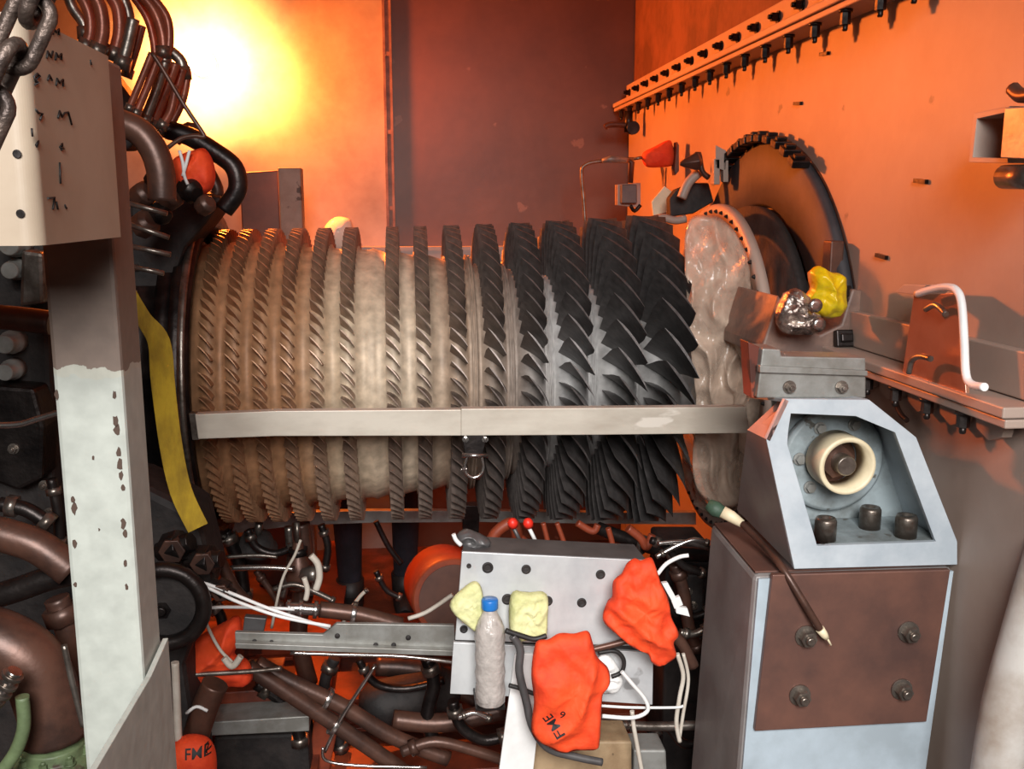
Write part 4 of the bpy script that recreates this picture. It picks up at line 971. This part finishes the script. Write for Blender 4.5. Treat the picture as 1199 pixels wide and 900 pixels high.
# hoses & cables near panel
cables = [
 ('black cable looping down the left of the lettered bag',[(600,744),(609,760),(608,786),(616,820),(624,852),(642,876),(675,886),(705,892)],1.9,.0085,M_block),
 ('black cable crossing below the square pad',[(592,738),(610,744),(626,748),(640,744)],1.9,.006,M_black),
 ('black cable crossing the white board',[(596,802),(610,806),(625,812)],1.92,.005,M_black),
 ('black loop behind the two orange bags',[(700,764),(720,762),(730,772),(728,786),(716,792)],1.95,.005,M_black),
 ('brown cable running to the upper orange bag',[(694,760),(715,755),(745,748),(760,752)],1.93,.007,M_rustpipe),
 ('white cable curling over the lower plate',[(728,786),(740,800),(755,818),(758,832),(740,840),(705,838)],1.92,.0045,M_white),
 ('thin white cable under the lower plate',[(704,826),(740,828),(790,828),(800,826)],1.94,.003,M_white),
 ('pale cable hanging right of the upper orange bag',[(793,765),(800,790),(796,815),(792,845),(796,868)],1.95,.005,M_wire),
 ('second pale cable hanging beside the grey pedestal',[(800,765),(806,795),(800,835),(795,868)],1.97,.004,M_wire),
 ('pale cable dangling from the thin white one',[(740,832),(742,850),(746,872),(752,905)],1.95,.005,M_wire),
 ('steel pipe under the film beside the pedestal top',[(770,636),(800,634),(830,642)],2.3,.006,M_chrome),
 ('brown hose behind the upper orange bag',[(790,744),(800,756),(812,780)],2.1,.014,M_rustpipe)]
for l, p, Y, r, m in cables:
    MB().tube(smooth_path(PX(p,Y),6), r, 8).build('loose_cable', m, None, l, 'cable')
puff(PX([(700,770),(715,768),(728,790),(726,805),(708,812),(700,800)],1.97), .012, 33, 5, .006, 40, k=2).build('tied_rag', M_white, None, 'white crumpled rag between the two orange bags', 'cloth')

# lower steel bracket rail
ra = thing('slotted_rail', 'long galvanised rail with a stepped end left of the drilled block', 'rail', at(400,768,Y=2.15))
MB().prism(PX([(275,740),(378,743),(394,730),(532,732),(533,766),(276,757)],2.15), (0,.012,0)).build('rail_web', M_galv, ra, bevel=.001)
MB().prism(PX([(275,753),(533,762),(533,768),(276,759)],2.13), (0,.05,0)).build('rail_lip', M_galv, ra, bevel=.001)
for px, py in ((298,751),(318,752),(395,744),(440,755),(461,755),(478,746)):
    MB().lathe([(0,.006),(.003,.006),(.003,.001)], at(px,py,Y=2.149), (0,-1,0), 12).build('slot', M_darkm, ra)
MB().prism(PX([(286,722),(312,724),(308,742),(284,740)],2.2), (0,.02,0)).build('terminal_tag', M_block, None, 'small dark tag standing on the left end of the rail', 'tag', bevel=.002)
pipe('rail_conduit', 'thin pipe running beneath the galvanised rail', 'pipe', [(340,764),(400,766),(470,768),(540,776)], 2.18, .005, M_chrome)
for i,(p,Y,r,l) in enumerate((
    ([(186,674),(230,680),(270,694),(320,714),(385,735)],2.1,.004,'upper white wire sweeping to the galvanised rail'),
    ([(186,676),(235,685),(280,705),(330,722),(387,733)],2.08,.004,'lower white wire sweeping to the galvanised rail'),
    ([(238,718),(250,711),(300,711),(345,713)],2.2,.004,'straight white wire behind the dark tag'),
    ([(205,775),(207,820),(209,868)],2.0,.0085,'pale upright strap beside the lower lettered bag'),
    ([(232,690),(240,725),(256,758),(272,775)],2.25,.004,'grey looping wire over the orange bag by the port'),
    ([(262,770),(272,780),(282,768)],2.24,.008,'short pale cord on the orange bag by the port'),
    ([(318,735),(330,680),(345,650),(352,632)],2.5,.004,'thin grey wire rising behind the rail'),
    ([(364,650),(372,660),(374,676),(370,690)],2.4,.009,'upper pale curved hose by the chrome coupling'),
    ([(356,676),(360,690),(358,702)],2.4,.007,'lower pale curved hose by the chrome coupling'))):
    MB().tube(smooth_path(PX(p,Y),6), r, 8).build('wire', M_wire if i > 2 else M_white, None, l, 'wire')
flanged('hose_coupling', 'chrome coupling with brown hose behind the galvanised rail', 'coupling', [(335,712),(350,712),(374,714)], 2.45, .016, M_chrome, fl=(.1,.5,.9), fm=M_chrome)
flanged('brown_hose', 'brown hose running right from the chrome coupling', 'hose', [(374,713),(400,716),(425,720),(470,732)], 2.5, .022, M_rustpipe, fl=(.55,), fm=M_chrome)
flanged('drain_hose', 'upper of the two brown pipes slanting down below the rail', 'pipe', [(300,776),(345,800),(400,826),(460,862),(525,888)], 2.4, .021, M_rustpipe, fl=(.42,), fm=M_chrome)
flanged('drain_hose', 'lower of the two brown pipes slanting down to the frame bottom', 'pipe', [(290,780),(330,806),(390,846),(440,880),(475,905)], 2.38, .021, M_rustpipe, fl=(.5,), fm=M_chrome)
for i,(p,r,m,Y,l) in enumerate((
    ([(440,778),(400,840),(380,880)],.005,M_chrome,2.36,'thin bright rod crossing the two slanting brown pipes'),
    ([(378,875),(382,890),(420,896),(500,898)],.004,M_chrome,2.3,'bright rod lying along the frame bottom'),
    ([(270,665),(310,664),(345,666)],.008,M_chrome,2.7,'short bright pipe under the left rotor end'),
    ([(265,652),(300,650),(325,652)],.006,M_steel,2.8,'thin pipe above the short bright one'),
    ([(250,640),(262,665),(275,690),(290,705)],.016,M_rustpipe,2.5,'brown pipe sloping down under the casing flange'),
    ([(352,612),(356,650),(352,700),(350,750),(362,800)],.028,M_rustpipe,2.9,'upright brown pipe under the left rotor end'),
    ([(338,616),(340,660),(330,700)],.014,M_steel,2.95,'thin upright pipe beside the thick upright one'),
    ([(460,842),(520,846),(590,830)],.028,M_rustpipe,2.6,'brown pipe low behind the bottle'),
    ([(440,780),(500,786),(560,820)],.03,M_rustpipe,2.9,'dark pipe behind the slanting pair'),
    ([(440,610),(455,640),(470,660)],.010,M_dark,3.3,'thin dark pipe behind the hanger'),
    ([(215,790),(290,786),(330,782)],.006,M_steel,2.3,'thin rod under the orange bag by the port'),
    ([(530,696),(500,716),(478,724)],.006,M_wire,2.5,'thin pale lead before the big round pipe end'))):
    MB().tube(smooth_path(PX(p,Y),6), r, 10).build('small_pipe', m, None, l, 'pipe')
# big round pipe end behind panel
c = at(530,700,Y=3.0)
t = thing('duct_end', 'big round red-rimmed pipe end behind the left of the drilled block', 'duct', c+Vector((0,0,-.14)))
MB().lathe([(0,.125),(-.02,.13),(-.2,.13),(-.2,.112),(-.02,.112),(-.02,.11)], c, (.15,-1,.1), 40).build('duct_shell', M_redox, t)
MB().lathe([(0,.11),(.004,.11)], c, (.15,-1,.1), 40).build('end_disc', M_rust, t)
for q in range(5):
    a = math.radians(100+q*22); d, u_, v_ = basis((.15,-1,.1)); MB().bolt(c+u_*.10*math.cos(a)+v_*.10*math.sin(a)+d*.004, d, .007, .012).build('bolt', M_redox, t)
# red floor frame and floor-level things
def beam(a, b, w, h, z): 
    a = Vector((a[0],a[1],z)); b = Vector((b[0],b[1],z)); d = (b-a).normalized(); s = Vector((-d.y,d.x,0))
    return MB().hexa([a-s*w/2,b-s*w/2,b+s*w/2,a+s*w/2],[p+Vector((0,0,h)) for p in (a-s*w/2,b-s*w/2,b+s*w/2,a+s*w/2)])
for i,(a,b,w_,h,z,l) in enumerate((
    ((-1.6,3.75),(1.1,3.75),.14,.10,.0,'red floor beam right across behind the rotor, farthest back'),
    ((-1.6,3.2),(1.1,3.2),.16,.12,.0,'red floor beam across under the rotor'),
    ((-.9,2.75),(.7,2.75),.12,.10,.0,'nearest red floor beam low under the pipes'),
    ((-.35,2.6),(-.35,4.6),.10,.14,.02,'red floor beam running away left of the person'),
    ((.42,2.6),(.42,4.4),.10,.14,.02,'red floor beam running away behind the drilled block'))):
    fb = thing('floor_beam', l, 'beam', ((a[0]+b[0])/2,(a[1]+b[1])/2,z)); beam(a,b,w_,h-.03,z+.015).build('web', M_redox, fb, bevel=.004)
    beam(a,b,w_*1.3,.015,z+h-.015).build('top_flange', M_redox, fb, bevel=.002); beam(a,b,w_*1.3,.015,z).build('bottom_flange', M_redox, fb, bevel=.002)
MB().prism(PX([(238,812),(325,806),(320,826),(240,836)],2.6), (0,.2,0)).build('drip_tray', M_redox, None, 'bright orange tray beside the covered brown pipe', 'tray', bevel=.004)
MB().prism(PX([(236,846),(362,838),(362,856),(236,862)],2.5), (0,.1,0)).build('grey_beam', M_galv, None, 'grey steel beam below the orange tray', 'beam', bevel=.003)
MB().prism(PX([(250,862),(360,858),(365,920),(250,920)],2.62), (0,.15,0)).build('sump_box', M_darkm, None, 'dark sump box under the grey beam', 'box', bevel=.01)
MB().prism(PX([(370,820),(360,905),(385,905),(400,830)],2.7), (0,.05,0)).build('rust_strut', M_redox, None, 'short red strut below the slanting brown pipes', 'strut', bevel=.004)
# oval dark tank
MB().lathe([(-.16,.02),(-.15,.05),(-.11,.075),(.11,.075),(.15,.05),(.16,.02)], at(480,816,Y=2.85), (1,.4,0), 28).build('dark_tank', M_darkm, None, 'rounded dark tank behind the lower brown pipes', 'tank')
# hose tangle behind panel top
for i,(p,r,m,l) in enumerate((
    ([(572,640),(582,622),(600,612),(606,630)],.016,M_redox,'left red hose loop behind the drilled block'),
    ([(590,642),(608,630),(618,640)],.012,M_redox,'low red hose bow behind the drilled block'),
    ([(636,612),(640,628),(644,645)],.007,M_redox,'thin red hose right of the red caps'),
    ([(652,612),(658,628),(664,645)],.007,M_redox,'second thin red hose right of the red caps'),
    ([(676,612),(694,622),(700,614)],.010,M_redox,'drooping red hose under the rotor'),
    ([(712,618),(716,632),(720,650)],.008,M_redox,'red hose before the rotor bottom at right'),
    ([(735,618),(750,630),(757,640),(764,626)],.012,M_redox,'rightmost red hose bow by the block corner'))):
    MB().tube(smooth_path(PX(p,2.5),6), r, 8).build('red_hose', m, None, l, 'hose')
for i,(px,py) in enumerate(((601,613),(619,613))):
    t = thing('red_capped_tube', ['left','right'][i]+' of the two bright red capped tubes behind the block', 'tube', at(px+6,632,Y=2.3))
    MB().lathe([(0,.012),(.012,.013),(.02,.009),(.024,.001)], at(px,py+3,Y=2.3), (-.2,-.3,1), 14).build('cap', M_red, t, label='bright red cap')
    MB().tube(PX([(px,py+4),(px+5,py+14),(px+9,py+22)],2.3), .005, 8).build('stem', M_white if i else M_block, t)
t = thing('wrapped_corner', 'dark crumpled tape wrap on the left corner of the drilled block', 'tape', at(550,640,Y=2.0))
puff(PX([(534,628),(545,620),(560,624),(575,634),(566,640),(545,641)],2.03), .02, 41, 5, .008, 40, k=2).build('wrap', M_block, t)
MB().tube(smooth_path(PX([(531,625),(534,632),(540,638)],2.0),3), .005, 6).build('tie', M_white, t)
# machinery mass under the right blades
MB().prism(PX([(780,640),(835,640),(838,780),(820,905),(775,905),(778,700)],2.75), (0,.2,0)).build('dark_support', M_darkm, None, 'dark support between the blades and the grey pedestal', 'support', bevel=.01)
flanged('oil_pipe', 'dark pipe crossing behind the upper orange bag', 'pipe', [(700,618,2.8),(760,640,2.7),(800,648,2.6),(840,650,2.5)], 2.6, .02, M_dark, fl=(.3,.6))
flanged('oil_pipe', 'lower dark pipe behind the hanging pale cables', 'pipe', [(700,845),(760,850),(830,848)], 2.2, .012, M_steel, fl=(.4,))

# ------------------------------------------------------------------ more of the pipework under the rotor
more = [
 ([(762,632),(780,640),(800,662),(826,672)],2.35,.010,M_dark,'thin dark hose dropping right of the drilled block top'),
 ([(768,652),(790,640),(812,632),(830,636)],2.3,.007,M_chrome,'bright thin pipe nearest the grey pedestal top'),
 ([(790,660),(800,690),(806,730),(816,760)],2.4,.016,M_rustpipe,'brown pipe dropping between the upper orange bag and the pedestal'),
 ([(772,690),(790,716),(812,722),(830,716)],2.5,.013,M_dark,'dark bent pipe behind the white clip'),
 ([(796,740),(812,742),(826,736)],2.3,.010,M_steel,'short steel pipe under the white clip'),
 ([(760,860),(780,850),(800,870),(822,868)],2.3,.012,M_dark,'dark hose low beside the grey pedestal'),
 ([(700,905),(720,860),(735,846)],2.2,.008,M_rustpipe,'brown thin hose under the lower plate'),
 ([(264,622),(272,640),(282,668),(286,700)],2.9,.020,M_dark,'dark pipe at the left under the pale strip'),
 ([(290,620),(300,640),(322,648),(345,640)],2.85,.012,M_dark,'dark bent pipe under the left end of the pale strip'),
 ([(300,668),(316,690),(330,712)],2.8,.010,M_rustpipe,'thin brown pipe crossing down to the chrome coupling'),
 ([(376,614),(384,640),(380,668)],3.0,.012,M_dark,'dark hose just left of the trouser legs'),
 ([(320,690),(345,684),(372,694),(392,704)],2.7,.008,M_steel,'small steel pipe over the chrome coupling'),
 ([(246,706),(258,720),(262,742)],2.55,.014,M_dark,'dark pipe stub right of the round port'),
 ([(300,800),(325,816),(345,840),(352,870)],2.6,.018,M_dark,'dark hose dropping under the slanting brown pair'),
 ([(392,770),(380,800),(386,840),(402,880)],2.8,.018,M_darkm,'upright dark pipe behind the slanting brown pair'),
 ([(420,772),(440,800),(476,806),(520,796)],2.75,.012,M_dark,'dark bowed pipe under the galvanised rail'),
 ([(500,770),(508,800),(500,840),(512,880)],2.6,.020,M_dark,'upright dark pipe left of the bottle'),
 ([(530,820),(540,850),(566,866),(590,862)],2.4,.016,M_dark,'dark hose below the bottle'),
 ([(470,880),(510,868),(560,880),(596,892)],2.3,.014,M_rustpipe,'brown pipe along the frame bottom below the bottle'),
 ([(536,840),(556,834),(575,842)],2.2,.007,M_chrome,'short bright pipe just below the bottle'),
 ([(440,668),(452,690),(470,700)],3.1,.010,M_dark,'thin dark hose by the boots of the person'),
 ([(400,742),(404,724),(420,700),(430,690)],2.9,.006,M_wire,'thin pale wire behind the right part of the rail'),
 ([(60,560),(68,600),(70,640)],1.9,.010,M_dark,'thin dark pipe just left of the column'),
 ([(0,590),(30,596),(56,612)],1.85,.014,M_dark,'dark pipe above the thick brown one at the left edge'),
 ([(66,700),(80,740),(84,800),(90,850)],1.75,.022,M_rustpipe,'brown upright pipe hidden by the column foot'),
]
for p, Y, r, m, l in more:
    P = smooth_path(PX(p, Y), 6); t = thing('service_pipe', l, 'pipe', P[-1]); MB().tube(P, r, 10).build('pipe_body', m, t)
    for q in (2, len(P)-3):
        d = (P[q+1]-P[q]).normalized(); MB().lathe([(0,r*1.5),(r*1.4,r*1.5)], P[q], d, 6).build('union_nut', M_steel if m is not M_rustpipe else M_rustpipe, t)
# valve manifold left under the rotor end
t = thing('control_valve', 'cluttered steel valve with stem under the left end of the pale strip', 'valve', at(350,700,Y=2.8))
c = at(350,668,Y=2.8)
MB().lathe([(-.06,.02),(-.05,.035),(-.01,.04),(.03,.034),(.05,.02),(.09,.014)], c, (0,0,1), 16).build('valve_body', M_rustpipe, t, bevel=.002)
MB().cyl(c+Vector((0,0,.09)), c+Vector((0,0,.15)), .008).build('stem', M_steel, t)
MB().lathe([(-.03,.018),(-.02,.026),(.02,.026),(.03,.018)], c+Vector((.035,-.03,0)), (1,-.5,.2), 6).build('side_nut', M_steel, t)
MB().lathe([(-.01,.03),(.01,.03)], c+Vector((0,0,.06)), (0,0,1), 6).build('bonnet', M_dark, t)
t = thing('actuator', 'dark round actuator can under the casing flange beside the strap end', 'actuator', at(300,660,Y=2.9))
c = at(300,640,Y=2.95)
MB().lathe([(-.05,.02),(-.05,.05),(-.005,.055),(-.005,.065),(.005,.065),(.005,.055),(.04,.045),(.05,.02)], c, (.2,-.3,1), 24).build('can', M_darkm, t)
MB().lathe([(.05,.012),(.09,.012)], c, (.2,-.3,1), 10).build('port', M_steel, t)
t = thing('junction_block', 'dark block with pipe unions behind the pedestal corner', 'block', at(805,700,Y=2.55))
MB().box(at(806,690,Y=2.6), (.07,.08,.12)).build('block_body', M_darkm, t, bevel=.006)
for k in range(3): MB().bolt(at(800+k*6,676+k*16,Y=2.56), (-.2,-1,0), .009, .02).build('union', M_steel, t)
